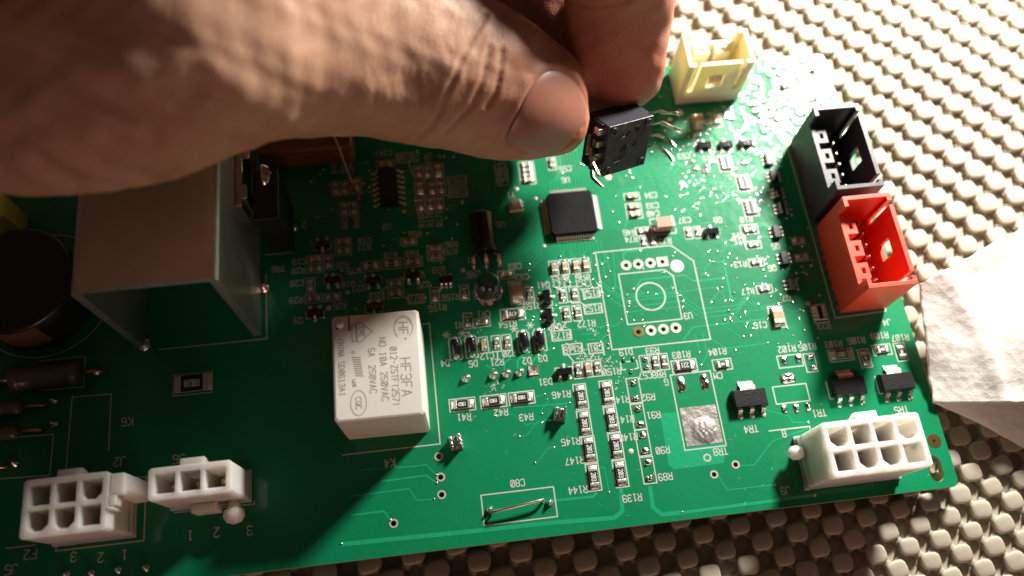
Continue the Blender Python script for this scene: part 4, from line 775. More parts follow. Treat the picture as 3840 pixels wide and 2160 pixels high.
# clear round LED
b = MB(); b.lathe(0, 0, [(2.9, .1), (2.95, .35), (2.95, 1.1), (2.5, 1.2), (2.5, 5.0), (2.42, 5.7), (2.15, 6.5), (1.6, 7.15), (.9, 7.5), (.02, 7.6)], 28)
led = part("round_led", b, M['led'], (-29.0, 11.4, 0), label="clear domed round LED standing in a printed ring")
q = MB(); q.lathe(0, 0, [(.6, 1.2), (.7, 2.0), (.95, 2.6), (.7, 2.7), (.4, 2.4), (.02, 2.3)], 16); q.box(.5, .9, -.3, .3, .4, 2.5); q.box(-.7, -.4, -.3, .3, .4, 2.0)
part("lead_frame", q, material("led_cup", (0.16, 0.14, 0.17), 0.3, .8), parent=led)
# wire jumper
q = MB(); q.tube([(-32.9, -31.55, .3), (-32.9, -31.5, 1.0), (-32.3, -31.4, 1.35), (-28, -30.9, 1.5), (-24.2, -30.45, 1.4), (-23.4, -30.35, 1.1), (-23.3, -30.35, .3)], .28, 10)
part("jumper_wire", q, M['leadwire'], label="straight silver jumper wire inside a long printed box")
# two folded metal posts
for x, y, a, lb in [(-38.2, -18.0, .1, "shiny solder-coated metal post at the corner of the white relay outline"), (-18.0, -14.9, -.25, "small spool-shaped grey metal post between the resistor rows")]:
    q = MB(); q.box(-1.2, 1.2, -1.35, 1.35, .02, .35, 0, .12); q.box(-.45, .55, -1.0, 1.0, .35, 1.7, 0, .2); q.box(.55, 1.0, -1.3, 1.3, .35, 2.5, 0, .2); q.box(-1.1, -.6, -1.1, 1.1, .35, 1.9, 0, .2)
    part("metal_post", q, M['solder'], (x, y, 0), a, lb)
# relay
RX0, RX1, RY0, RY1, RH = -58.2, -42.7, -15.3, 4.0, 15.3
rb = MB(); hx, hy = (RX1 - RX0) / 2, (RY1 - RY0) / 2; nk = 2.9
def rr(h1, h2, z, r=.45):
    return [(-h1 + r, -h2, z), (h1 - r, -h2, z), (h1, -h2 + r, z), (h1, h2 - r, z), (h1 - r, h2, z), (-h1 + nk, h2, z), (-h1 + nk, h2 - .01, z), (-h1 + r, h2 - .01 if z > 99 else h2, z), (-h1, h2 - r, z), (-h1, -h2 + r, z)]
rb.rings([rr(hx - .1, hy - .1, .1), rr(hx, hy, .5), rr(hx, hy, RH - .4), rr(hx - .1, hy - .1, RH - .12), rr(hx - .4, hy - .4, RH)], 0, False)
relay = part("relay", rb, M['relay'], ((RX0 + RX1) / 2, (RY0 + RY1) / 2, 0), math.radians(-.9), "tall off-white box relay with grey printed ratings on its top")
q = MB(); q.box(-hx + .35, -hx + 2.9, hy - 3.2, hy - .35, RH - .02, RH + .10, 0, .04); q.lathe(-hx + 1.5, hy - 1.7, [(.75, RH + .1), (.7, RH + .45), (.4, RH + .75), (.02, RH + .85)], 16)
part("vent_nib", q, M['relay'], parent=relay)
q = MB(); q.box(-hx + 2.92, -hx + 3.3, hy - 3.0, hy - .3, RH + .004, RH + .05, 0); q.box(-hx + .75, -hx + 1.3, hy - 2.6, hy - 1.6, RH + .105, RH + .2); part("resin_mark", q, M['amber'], parent=relay)
pr = MB(); z = RH + .02
def W_(s_, x, y, h, w=.13, sq=.8): write(pr, s_, x, y, h, -90, z, w, 0, sq)
W_("HF3FA", 4.9, -2.7, 1.75, .16, .88); W_("012-ZSTF(257)", 2.95, -2.4, 1.15, .13, .78); W_("NO 10A 250VAC", 1.1, -.9, 1.15, .13, .84); W_("5A", -.9, 2.3, 1.1, .13, .8); W_("250VAC", -.9, -2.6, 1.1, .13, .85)
W_("CHINA", -6.2, 3.6, 1.0, .12, .72); W_("SD0613A1", -6.2, -2.0, 1.0, .12, .85); W_("c", -3.9, 2.6, .9, .12, .8); W_("us", -3.9, -3.0, 1.0, .14, .8)
ell = lambda cx, cy, a, b_, t0=0, t1=360: [(cx + a * math.cos(math.radians(t)), cy + b_ * math.sin(math.radians(t))) for t in np.linspace(t0, t1, 30)]
ribbon(pr, ell(4.9, 6.4, 1.65, 2.2, -50, 230), .12, z); ribbon(pr, ell(4.9, 6.4, 1.4, 1.9, 20, 160), .1, z); W_("HF", 4.9, 6.2, 1.6, .16, .9); ribbon(pr, ell(5.2, 4.3, .16, .16), .1, z)
ribbon(pr, [(-2.6, 8.0), (-.6, 6.2), (-2.6, 4.4), (-3.3, 4.4), (-3.3, 8.0), (-2.6, 8.0)], .13, z); ribbon(pr, [(-4.2, 7.7), (-3.5, 7.7), (-3.5, 4.6), (-4.2, 4.6), (-4.2, 7.7)], .12, z); W_("DVE", -2.4, 6.2, .95, .12, .75)
ribbon(pr, ell(-3.5, -6.6, 1.35, 2.2), .12, z); W_("CQC", -3.5, -6.6, .95, .12, .85)
for k in range(9): ribbon(pr, [(-4.3 + .06 * k, 1.7 - k * .42), (-2.9 + .05 * k, 1.5 - k * .42)], .17, z)
part("printed_marking", pr, M['relaymark'], parent=relay)

# ---- white power connectors
def power_connector(nx, ny, x0, y0, H, label, latch_side=1, chamfers=()):
    p = 4.2; Lx, Ly = p * nx + 1.2, p * ny + 1.2; holes = []
    for i in range(nx):
        for j in range(ny):
            cx, cy = (i - (nx - 1) / 2) * p, (j - (ny - 1) / 2) * p; a = 1.72; c = 1.0 if (i, j) in chamfers else .12
            holes.append([(cx - a + c, cy - a), (cx + a - c, cy - a), (cx + a, cy - a + c), (cx + a, cy + a - .12), (cx + a - .12, cy + a), (cx - a + .12, cy + a), (cx - a, cy + a - .12), (cx - a, cy - a + c)])
    r = .4; hx, hy = Lx / 2, Ly / 2
    out = [(-hx + r, -hy), (hx - r, -hy), (hx, -hy + r), (hx, hy - r), (hx - r, hy), (-hx + r, hy), (-hx, hy - r), (-hx, -hy + r)]
    b = prism(out, holes, 3.0, H)
    base = prism([(x * 1.0, y * 1.0) for x, y in out], [], .6, 2.998); b.merge(base)
    b.box(-hx - .25, hx + .25, -hy - .2, hy + .2, .1, 1.0, 0, .1)
    o = b.build("power_connector", M['nylon'], board, (x0, y0, 1.6)); tag(o, label)
    q = MB(); l0, l1 = (-2.0, 2.0); q.rings([[(l0, hy - .05, H - 5), (l1, hy - .05, H - 5), (l1, hy + .3, H - 5), (l0, hy + .3, H - 5)], [(l0, hy - .05, H - 2), (l1, hy - .05, H - 2), (l1, hy + 1.3, H - 2), (l0, hy + 1.3, H - 2)], [(l0, hy - .05, H - .8), (l1, hy - .05, H - .8), (l1, hy + 1.3, H - .9), (l0, hy + 1.3, H - .9)]], 0, False)
    part("latch", q, M['nylon'], parent=o)
    for i in range(nx):
        for j in range(ny):
            q = MB(); cx, cy = (i - (nx - 1) / 2) * p, (j - (ny - 1) / 2) * p; q.rings([[(cx - .5, cy - .5, 3.0), (cx + .5, cy - .5, 3.0), (cx + .5, cy + .5, 3.0), (cx - .5, cy + .5, 3.0)], [(cx - .5, cy - .5, 7.5), (cx + .5, cy - .5, 7.5), (cx + .5, cy + .5, 7.5), (cx - .5, cy + .5, 7.5)], [(cx - .2, cy - .2, 8.3), (cx + .2, cy - .2, 8.3), (cx + .2, cy + .2, 8.3), (cx - .2, cy + .2, 8.3)]], 0, False)
            part("pin", q, M['gold'], parent=o)
    return o
J9 = power_connector(4, 2, 34.9, -29.2, 13.4, "white eight-way power connector at the right front corner of the board", chamfers=((3, 1), (0, 1), (1, 0), (2, 0)))
q = MB(); q.lathe(0, 0, [(.02, -.2), (1.0, 0), (1.35, .9), (1.3, 1.9), (.6, 2.6), (.02, 2.8)], 16); q.xf(Matrix.Rotation(-math.pi / 2, 4, 'Y')); q.xf(Matrix.Translation((-9.3, 1.6, 3.2))); part("locating_peg", q, M['nylon'], parent=J9)
q = MB(); q.box(8.9, 9.5, -.2, .5, 9.5, 12.6, 0, .1); part("side_rib", q, M['nylon'], parent=J9)
J2 = power_connector(3, 2, -103.5, -23.3, 12.6, "white six-way power connector in shadow at the left front of the board", chamfers=((2, 1), (0, 0), (1, 0)))
q = MB(); q.box(6.9, 9.4, .8, 4.4, 1.0, 12.2, 0, .25); q.box(6.85, 8.2, -.9, .8, 9.0, 12.4, 0, .2); part("side_key", q, M['nylon'], parent=J2)
q = MB(); q.box(6.9, 7.8, -1.6, -1.15, 8.5, 12.8, 0, .12); part("side_rib", q, M['nylon'], parent=J2)
J6 = power_connector(3, 1, -83.2, -21.6, 12.6, "white three-way power connector with a round peg, beside the six-way one")
q = MB(); q.box(-2.2, 2.2, -4.4, -2.75, 1.2, 5.0, 0, .25); part("side_key", q, M['nylon'], parent=J6)
q = MB(); q.lathe(0, 0, [(1.1, -1.5), (1.05, 0), (1.75, .5), (1.9, 1.6), (1.3, 2.6), (.02, 3.0)], 18); q.xf(Matrix.Rotation(math.pi / 2, 4, 'X')); q.xf(Matrix.Translation((4.6, -3.8, 2.6))); part("locating_peg", q, M['nylon'], parent=J6)

# ---- shrouded signal connectors
def shroud(L, W, H, mat, x0, y0, rot, label, npins):
    """low notched wall at -x, windowed wall at +x, full end walls"""
    t = .85; hx, hy = W / 2, L / 2
    b = MB(); b.box(-hx + .1, hx - .1, -hy + .1, hy - .1, .4, 2.2)
    for k in range(int(L / 2.2)): b.box(-hx - .18, -hx + .3, -hy + .8 + k * 2.2, -hy + 1.7 + k * 2.2, .12, .9)
    # end walls
    for s in (-1, 1):
        y0_, y1_ = sorted((s * hy, s * (hy - t))); b.box(-hx, hx, y0_, y1_, .3, H, 0, .06)
        ya, yb = sorted((s * (hy - t - .002), s * (hy - t - 1.3))); b.box(-hx, -hx + t, ya, yb, .3, H - .02, 0, .05)
    # low wall with key blocks
    low = H * .76
    b.box(-hx, -hx + t, -hy + t + 1.31, hy - t - 1.31, .3, low, 0, .05)
    nb = 3 if L > 17 else 2; span = (L - 2 * t - 3.4) / nb
    for k in range(nb):
        yc = -hy + t + 1.7 + span * (k + .5)
        kb = prism([(-span * .34, 0), (span * .34, 0), (span * .34, 2.2), (-span * .34, 2.2)], [[(-span * .13, .7), (span * .13, .7), (span * .13, 1.5), (-span * .13, 1.5)]], 0, low - 2.4)
        b.merge(kb, Matrix.Translation((-hx + t + .003, yc, 2.2)) @ Matrix(((0, 1, 0, 0), (1, 0, 0, 0), (0, 0, 1, 0), (0, 0, 0, 1))))
    # windowed wall: plate in the y-z plane
    w1 = [(-1.7, 6.0), (1.7, 6.0), (1.7, 10.2), (-1.7, 10.2)]
    sl = hy - 2.2
    body = [(-hy + t, .3), (hy - t, .3), (hy - t, H - .05), (sl + .55, H - .05), (sl + .55, 4.6), (sl - .45, 4.6), (sl - .45, H - .05), (-sl + .45, H - .05), (-sl + .45, 4.6), (-sl - .55, 4.6), (-sl - .55, H - .05), (-hy + t, H - .05)]
    wl = prism(body, [w1], 0, t)
    b.merge(wl, Matrix(((0, 0, 1, hx - t), (1, 0, 0, 0), (0, 1, 0, 0), (0, 0, 0, 1))))
    o = b.build("signal_connector", mat, board, (x0, y0, 1.6), rot); tag(o, label)
    for k in range(npins):
        y = (k - (npins - 1) / 2) * 2.5
        q = MB(); q.rings([[(.0 - a, y - a, z_), (.0 + a, y - a, z_), (.0 + a, y + a, z_), (.0 - a, y + a, z_)] for a, z_ in ((.32, 2.2), (.32, 8.2), (.12, 8.9))], 0, False)
        part("pin", q, M['leadwire'], parent=o)
    return o
shroud(19.4, 9.7, 14.0, M['red'], 46.35, 9.1, 0, "red plastic shrouded connector at the right edge, in front of the black one", 6)
shroud(19.2, 9.7, 14.0, M['blackplastic'], 45.85, 30.0, 0, "black plastic shrouded connector at the right edge, behind the red one", 6)
shroud(14.2, 8.6, 14.0, M['cream'], 24.7, 56.0, -math.pi / 2, "cream yellow shrouded connector at the rear edge beside the fingertip", 4)
# plastic outline under the connectors
ribbon(sk, [(40.4, -1.6), (40.4, 19.8), (40.2, 40.4)], .22, .03)

# ---- heatsink with its power transistor
HX0, HX1, HY0, HY1, HZ = -97.6, -74.0, 7.4, 42.0, 30.0
t = 1.5; R_ = 2.0
def arc(cx, cz, r, a0, a1, n=6): return [(cx + r * math.cos(math.radians(a0 + (a1 - a0) * k / n)), cz + r * math.sin(math.radians(a0 + (a1 - a0) * k / n))) for k in range(n + 1)]
sec = [(HX0, .2)] + arc(HX0 + R_, HZ - R_, R_, 180, 90) + arc(HX1 - R_, HZ - R_, R_, 90, 0) + [(HX1, .2), (HX1 - t, .2)] + arc(HX1 - R_, HZ - R_, R_ - t, 0, 90) + arc(HX0 + R_, HZ - R_, R_ - t, 90, 180) + [(HX0 + t, .2)]
hs = MB(); cxh, cyh = (HX0 + HX1) / 2, (HY0 + HY1) / 2
n = len(sec); v0 = [(x - cxh, HY0 - cyh, z_) for x, z_ in sec]; v1 = [(x - cxh, HY1 - cyh, z_) for x, z_ in sec]
hs.add(v0 + v1, [(k, (k + 1) % n, n + (k + 1) % n, n + k) for k in range(n)], 0, True)
# end faces as quad strips between outer and inner outline
m_ = n // 2
for base in (0, n):
    hs.add(v0 if base == 0 else v1, [(k, k + 1, n - 2 - k, n - 1 - k) for k in range(m_ - 1)], 0, False)
sink = part("heatsink", hs, M['alu'], (cxh, cyh, 0), label="folded aluminium heatsink bracket standing under the wrist")
q = MB(); q.lathe(0, 0, [(2.6, 0), (2.6, .5), (2.2, 1.2), (1.2, 1.7), (.02, 1.8)], 20); q.box(-1.7, 1.7, -.22, .22, 1.55, 1.95); q.xf(Matrix.Rotation(math.pi / 2, 4, 'Y')); q.xf(Matrix.Translation((HX1 + 4.6 - cxh, 33.0 - cyh, 16.3)))
part("screw", q, M['screw'], parent=sink)
q = MB(); q.box(HX1 + .02 - cxh, HX1 + 1.3 - cxh, 26 - cyh, 40 - cyh, 12, 19, 0, .2); q.box(HX1 + 1.3 - cxh, HX1 + 2.6 - cxh, 36 - cyh, 38.5 - cyh, 13, 19, 0, .3); q.box(HX1 + 1.3 - cxh, HX1 + 2.4 - cxh, 27 - cyh, 30 - cyh, 10, 20, 0, .3)
part("clip", q, M["screw"], parent=sink)
b = MB(); b.box(-2.3, 2.4, -5.2, 5.2, 3.2, 17.5, 0, .3); o = part("power_transistor", b, M['black'], (HX1 + 5.1, 28.9, 0), label="tall black power transistor screwed to the side of the heatsink")
for k, (jx, jy) in enumerate([(-67.1, 30.1), (-70.4, 27.3), (-70.0, 32.9)]):
    q = MB(); dx, dy = jx - (HX1 + 5.1), jy - 28.9
    q.strip([(1.2, (k - 1) * 2.2, 4.0), (1.6 + dx * .3, dy * .6 + (k - 1) * .9, 2.6), (dx, dy, 1.0), (dx, dy, .2)], .8, .5, (0, 1, 0)); part("leg", q, M['leadwire'], parent=o)

# ---- things in the dark left end
b = MB(); b.box(-9.8, 9.8, -8, 8, .2, 7.0, 0, .5); b.box(-9.4, 9.4, -8.3, -8.0, 2.0, 5.8, 0, .1)
part("wound_transformer", b, M['orange'], (-63.5, 52.2, 0), label="low orange taped transformer half hidden behind the thumb")
b = MB(); b.rings([[(-4, -4, z_), (2.2, -4, z_), (3.6, -1.0, z_), (3.2, 3.6, z_), (-4, 3.6, z_)] for z_ in (.2, 12)], 0, False)
part("yellow_component", b, M['yellow'], (-124.0, 34.8, 0), label="bright yellow plastic part at the left edge of the photo")
def can(r_, h, x, y, mat, label):
    b = MB(); b.lathe(0, 0, [(r_ - .3, .1), (r_, .6), (r_, 1.6), (r_ - .35, 2.1), (r_, 2.7), (r_, h - .6), (r_ - .5, h), (r_ - 1.2, h - .3), (.02, h - .3)], 36)
    o = part("electrolytic_capacitor", b, mat, (x, y, 0), label=label)
    q = MB(); rs = []
    for a in np.linspace(-1.9, -1.15, 7): rs.append([((r_ + .05) * math.cos(a), (r_ + .05) * math.sin(a), 2.9), ((r_ + .05) * math.cos(a), (r_ + .05) * math.sin(a), h - .8)])
    q.rings(rs, 0, True, False, False, closed=False); part("sleeve_stripe", q, M['capstripe'], parent=o); return o
can(10.6, 11, -116.6, 19.5, M['capsleeve'], "large black electrolytic capacitor in the dark left end of the board")
for x, y, L, r_, mat, lb in [(-113.2, 2.8, 12.5, 2.5, M['glass'], "pale tubular axial part lying left of the relay, in shadow"), (-122.5, -2.4, 10, 1.5, M['glass'], None), (-122.8, -7.0, 10, 1.5, M['glass'], None), (-128, -13.2, 9, 1.5, M['glass'], None)]:
    b = MB(); nseg = 16; rs = []
    for xx, k_ in ((-L / 2, .55), (-L / 2 + .3, .92), (-L / 2 + 1.6, 1), (-L / 2 + 1.8, .9), (L / 2 - 1.8, .9), (L / 2 - 1.6, 1), (L / 2 - .3, .92), (L / 2, .55)):
        rs.append([(xx, r_ * k_ * math.cos(2 * math.pi * k / nseg), r_ + .3 + r_ * k_ * math.sin(2 * math.pi * k / nseg)) for k in range(nseg)])
    b.rings(rs, 0, True); o = part("axial_component", b, mat, (x, y, 0), label=lb)
    for s in (-1, 1):
        q = MB(); q.tube([(s * L / 2, 0, r_ + .3), (s * (L / 2 + 2.6), 0, r_ + .2), (s * (L / 2 + 3.4), 0, r_ * .8), (s * (L / 2 + 3.6), 0, .2)], .38, 8); part("lead", q, M['copperlead'], parent=o)
# thin twisted wire rising from the board to the hand
P = [Vector(p) for p in WIRE]; pts = []
for a, b_ in zip(P[:-1], P[1:]):
    for k in range(8): pts.append(a.lerp(b_, k / 8))
q = MB()
for ph in (0, math.pi):
    hel = []
    for i, p in enumerate(pts): hel.append((p.x + .17 * math.cos(i * .9 + ph), p.y + .17 * math.sin(i * .9 + ph), p.z + .0))
    q.tube(hel, [.75 if i < 3 else (.5 if i < 8 else .23) for i in range(len(hel))] if ph == 0 else .22, 7)
part("twisted_wire", q, material("tarnished_wire", (0.34, 0.22, 0.14), 0.45, .8, bump=.8, bump_scale=1200, vary=.5, vary_scale=600), label="thin twisted brownish wire rising from the board behind the thumb")
part("silkscreen_print", sk, M['silk'], kind='stuff')
# ------------------------------------------------------------------ the module held between thumb and finger
A1, A2, A3 = [Vector(v) for v in MODULE_AXES]          # right, down and away axes of its pinned underside
mc = Vector(MODULE_CENTRE)
mod = bpy.data.objects.new("pin_module", None); scene.collection.objects.link(mod); mod.location = mc * S; mod.empty_display_size = .005
tag(mod, "black square eight-pin module with bent silver pins, pinched between thumb and fingertip", "electronic module")
MM = Matrix((A1, -A2, -A3)).transposed().to_4x4()      # local x right, y up, z towards the pins' face
b = MB(); h = 5.25; T = 6.2
b.box(-h, h, -h, h, -T, 0, 0, .12); 
for sx, sy in ((-1, 1), (1, 1), (-1, -1), (1, -1)):
    b.lathe(sx * 4.1, sy * 4.1, [(.85, .0), (.8, .25), (.6, .25), (.55, .02), (.02, .02)], 16)
for pts in ([(-3.2, 1.6), (-2.2, 2.4), (-1.4, 2.6)], [(-2.6, 1.9), (-1.5, 3.1)], [(-.9, 2.4), (-.3, 3.3)], [(-1.8, -.6), (-.6, .6), (.2, -.4)], [(-.6, .6), (-.7, -.9)], [(-3.0, -2.8), (-1.6, -2.5), (-.2, -1.4)], [(-2.3, -3.2), (-1.2, -2.2)], [(1.3, -.1), (1.8, .5)], [(1.4, 3.0), (1.4, 4.0)], [(1.8, 3.0), (1.8, 4.0)]):
    for a, c in zip(pts[:-1], pts[1:]):
        d = Vector((c[0] - a[0], c[1] - a[1])).normalized() * .2
        b.add([(a[0] - d.y, a[1] + d.x, 0.0), (a[0] + d.y, a[1] - d.x, 0.0), (c[0] + d.y, c[1] - d.x, 0.0), (c[0] - d.y, c[1] + d.x, 0.0), (a[0], a[1], .28), (c[0], c[1], .28)], [(0, 4, 5, 3), (4, 1, 2, 5), (0, 1, 4), (2, 3, 5)])
b.box(-h - .35, -h - .005, -h + .2, h - .2, -T + .2, -1.6, 0, .06); b.box(h + .005, h + .3, -h + .2, h - .2, -T + .2, -1.6, 0, .06)
b.box(-h + .05, -h + .9, -1.6, -.9, .001, .25)
b.xf(MM); b.build("body", M['moduleplastic'], mod)
for pi_, pl_ in enumerate(MODULE_PINS):
    q = MB(); pts = [Vector(p) - mc for p in pl_]
    q.strip(pts, [1.3, 1.3, 1.1, 1.0, .9, .7][:len(pts)], .28, tuple((A2 * .7 + A3 * .7)))
    if pi_ > 3:
        yb = 3.8 - 2.54 * (pi_ - 4); bs_ = MB(); bs_.box(-h - 1.25, -h + .1, yb - .6, yb + .6, -1.55, -1.2, 0, .05); bs_.box(-h - 1.35, -h - 1.05, yb - .6, yb + .6, -2.6, -1.2, 0, .05); bs_.xf(MM); q.merge(bs_)
    q.tube([tuple(p) for p in pts[-2:]], [.38, .2], 7); q.build("pin", M['leadwire'], mod)

# ------------------------------------------------------------------ the cream grip mat
GAP0 = 3.4
def mat_z(x, y): return -1.6 - 1.7 - max(0.0, (46 - x)) * 0.075 - .3 * math.sin(x * .05 + 1) * math.sin(y * .04)
mmat = material("cream_rubber_mat", (0.45, 0.405, 0.325), 0.6, bump=.3, bump_scale=500, vary=.05, vary_scale=40, sss=.5, sss_radius=(1, .8, .6), sss_scale=.003)
mweb = material("cream_mat_backing", (0.46, 0.40, 0.30), 0.75, bump=.4, bump_scale=600, vary=.1, vary_scale=80)
n = 90; vs = []; fs = []
GX0, GX1, GY0, GY1 = -170.0, 200.0, -110.0, 240.0
for j in range(n):
    for i in range(n):
        x, y = GX0 + (GX1 - GX0) * i / (n - 1), GY0 + (GY1 - GY0) * j / (n - 1); vs.append((x, y, mat_z(x, y) - 1.9))
b = MB(); b.add(vs, [(j * n + i, j * n + i + 1, (j + 1) * n + i + 1, (j + 1) * n + i) for j in range(n - 1) for i in range(n - 1)], 0, True)
matobj = b.build("grip_mat", mweb, None, (0, 0, 0)); tag(matobj, "cream white non-slip grip mat with rounded raised pads, under the board", "mat")
def pad_mb(hx, hy, H, seg=16):
    q = MB(); rs = []
    for z_, f_ in ((-2.2, .80), (-1.1, .92), (-.35, 1.0), (-.08, .93), (0.04, .72), (0.10, .3)):
        rs.append([(hx * f_ * math.copysign(abs(math.cos(a)) ** .62, math.cos(a)), hy * f_ * math.copysign(abs(math.sin(a)) ** .62, math.sin(a)), z_) for a in [2 * math.pi * k / seg for k in range(seg)]])
    q.rings(rs, 0, True, False, True); return q
pad = pad_mb(1.92, 1.66, 2.2); padm = pad.mesh("pad", mmat)
av = Vector((6.3, .62)); bv = Vector((3.15, -3.05)); pads_at = []
for i in range(-60, 70):
    for j in range(-70, 60):
        x, y = 47.6 + av.x * i + bv.x * j, -42.6 + av.y * i + bv.y * j
        dx_, dy_ = x - 50, y + 45; r_ = math.hypot(dx_, dy_); g_ = 1 + .0020 * r_; x, y = 50 + dx_ * g_, -45 + dy_ * g_     # the sheet is pulled wider towards the rear
        if not (GX0 + 4 < x < GX1 - 4 and GY0 + 4 < y < GY1 - 4): continue
        if -150 < x < 44 and -20 < y < 44: continue
        if y > 180 or x > 170 or (x < -20 and y > 75) or (x < -95 and y > -30) or y < -85: continue
        pads_at.append((x + random.uniform(-.12, .12), y + random.uniform(-.12, .12), random.uniform(-.12, .12), 1 + .0030 * r_))
camp = Vector(CAM_POS)
def seen(p):
    q_ = Matrix(CAM_ROT).transposed() @ (Vector((p[0], p[1], -4)) - camp)
    u, v = q_.x / -q_.z, q_.y / -q_.z
    vis = abs(u) < .63 and abs(v) < .36 and not (-150 < p[0] < 54 and -37 < p[1] < 61)
    return (0 if vis else 1e6) + q_.length
pads_at.sort(key=seen)
bulk = MB()
for k, (x, y, r_, g_) in enumerate(pads_at):
    if k < 290: 
        o = link("pad", padm, matobj, (x, y, mat_z(x, y)), .1 + r_); s_ = random.uniform(.95, 1.05) * g_; o.scale = (s_, s_, 1)
    else: bulk.merge(pad, Matrix.Translation((x, y, mat_z(x, y))) @ Matrix.Rotation(.1 + r_, 4, 'Z') @ Matrix.Diagonal((g_, g_, 1, 1)))
o = bulk.build("pads", mmat, matobj); o["kind"] = "stuff"
# cords joining the pads
cord = MB()
for x, y, r_, g_ in pads_at[:1500]:
    z_ = mat_z(x, y) - .75
    for d, w in ((bv * .5, .9), (Vector((av.x - bv.x, av.y - bv.y)) * .5, .9)):
        d = d * g_; nn = Vector((-d.y, d.x)).normalized() * w * g_
        p0 = Vector((x, y)) - d; p1 = Vector((x, y)) + d
        cord.add([(p0.x - nn.x, p0.y - nn.y, z_ - .6), (p1.x - nn.x, p1.y - nn.y, z_ - .6), (p1.x, p1.y, z_ + .15), (p0.x, p0.y, z_ + .15), (p0.x + nn.x, p0.y + nn.y, z_ - .6), (p1.x + nn.x, p1.y + nn.y, z_ - .6)], [(0, 1, 2, 3), (3, 2, 5, 4)], 0, True)
o = cord.build("cords", mmat, matobj); o["kind"] = "stuff"

# ------------------------------------------------------------------ paper towel
from mathutils import noise
tm = material("white_tissue", (0.78, 0.75, 0.71), 0.9, bump=.35, bump_scale=2600, detail=6, sss=.15, sss_scale=.001)
tn = tm.node_tree; vo = tn.nodes.new("ShaderNodeTexVoronoi"); vo.inputs["Scale"].default_value = 620; tcn = tn.nodes.new("ShaderNodeTexCoord"); tn.links.new(tcn.outputs["Object"], vo.inputs["Vector"])
bp = tn.nodes.new("ShaderNodeBump"); bp.inputs["Strength"].default_value = .35; bp.inputs["Distance"].default_value = .0003; tn.links.new(vo.outputs["Distance"], bp.inputs["Height"])
bs = tn.nodes["Principled BSDF"]; old = bs.inputs["Normal"].links[0].from_socket; tn.links.new(old, bp.inputs["Normal"]); tn.links.new(bp.outputs["Normal"], bs.inputs["Normal"])
tw = MB()
for si, quad in enumerate(TOWEL):
    a, b_, c, d = [Vector(p) for p in quad]; nu, nv = 90, 60; top = []; 
    for j in range(nv + 1):
        for i in range(nu + 1):
            u, v = i / nu, j / nv; p = a.lerp(b_, u).lerp(d.lerp(c, u), v)
            w_ = noise.noise(p * .09) * 1.3 + noise.noise(p * .3) * .2 + noise.noise(p * 1.1) * .05
            fold = .7 * math.exp(-((u - .10 - .25 * v) / .05) ** 2)
            edge = noise.noise(Vector((p.x * .4, p.y * .4, 7))) * .5
            top.append((p.x + (edge if u in (0, 1) else 0), p.y + (edge if v in (0, 1) else 0), p.z + w_ + fold * (si == 0) + .02 * random.random()))
    q = MB(); q.add(top + [(x, y, z_ - .25) for x, y, z_ in top], [], 0)
    N_ = (nu + 1) * (nv + 1); F = [(j * (nu + 1) + i, j * (nu + 1) + i + 1, (j + 1) * (nu + 1) + i + 1, (j + 1) * (nu + 1) + i) for j in range(nv) for i in range(nu)]
    F2 = [tuple(N_ + k for k in reversed(f_)) for f_ in F]
    bd = [i for i in range(nu + 1)] + [j * (nu + 1) + nu for j in range(1, nv + 1)] + [nv * (nu + 1) + i for i in range(nu - 1, -1, -1)] + [j * (nu + 1) for j in range(nv - 1, 0, -1)]
    F3 = [(bd[k], bd[(k + 1) % len(bd)], N_ + bd[(k + 1) % len(bd)], N_ + bd[k]) for k in range(len(bd))]
    q.f = [list(f_) for f_ in F + F2 + F3]; q.m = [0] * len(q.f); q.s = [True] * len(q.f)
    tw.merge(q)
tag(tw.build("paper_towel", tm), "crumpled white paper towel lying at the right edge against the board", "paper towel")

# ------------------------------------------------------------------ the hand
def loft(rings, seg=36, power=2.25):
    q = MB(); rs = []
    R = [[Vector(c), Vector(w), Vector(t_)] for c, w, t_ in rings]
    # catmull-rom through the stations
    dense = []
    for i in range(len(R) - 1):
        p0, p1, p2, p3 = R[max(i - 1, 0)], R[i], R[i + 1], R[min(i + 2, len(R) - 1)]
        for s_ in range(5):
            t_ = s_ / 5; dense.append([(p1[k] * 2 + (p2[k] - p0[k]) * t_ + (p0[k] * 2 - p1[k] * 5 + p2[k] * 4 - p3[k]) * t_ ** 2 + (p1[k] * 3 - p0[k] - p2[k] * 3 + p3[k]) * t_ ** 3) * .5 for k in range(3)])
    dense.append(R[-1])
    e = 2 / power
    for c, w, t_ in dense:
        rs.append([tuple(c + w * math.copysign(abs(math.cos(a)) ** e, math.cos(a)) + t_ * math.copysign(abs(math.sin(a)) ** e, math.sin(a))) for a in [2 * math.pi * k / seg for k in range(seg)]])
    q.rings(rs, 0, True); return q
hb = MB()
for rg in (HAND_THUMB, HAND_INDEX, HAND_MIDDLE, HAND_RING, HAND_LITTLE): hb.merge(loft(rg))
me = bpy.data.meshes.new("hand_raw"); me.from_pydata([tuple(p) for p in hb.v], [], hb.f)
bm = bmesh.new(); bm.from_mesh(me); bmesh.ops.recalc_face_normals(bm, faces=bm.faces[:]); bm.to_mesh(me); bm.free()
raw = bpy.data.objects.new("hand_raw", me); scene.collection.objects.link(raw)
rm = raw.modifiers.new("r", 'REMESH'); rm.mode = 'VOXEL'; rm.voxel_size = 0.62
dg = bpy.context.evaluated_depsgraph_get(); hm = bpy.data.meshes.new_from_object(raw.evaluated_get(dg))
bpy.data.objects.remove(raw); bpy.data.meshes.remove(me)
nv = len(hm.vertices); co = np.empty(nv * 3); hm.vertices.foreach_get("co", co); co = co.reshape(-1, 3)
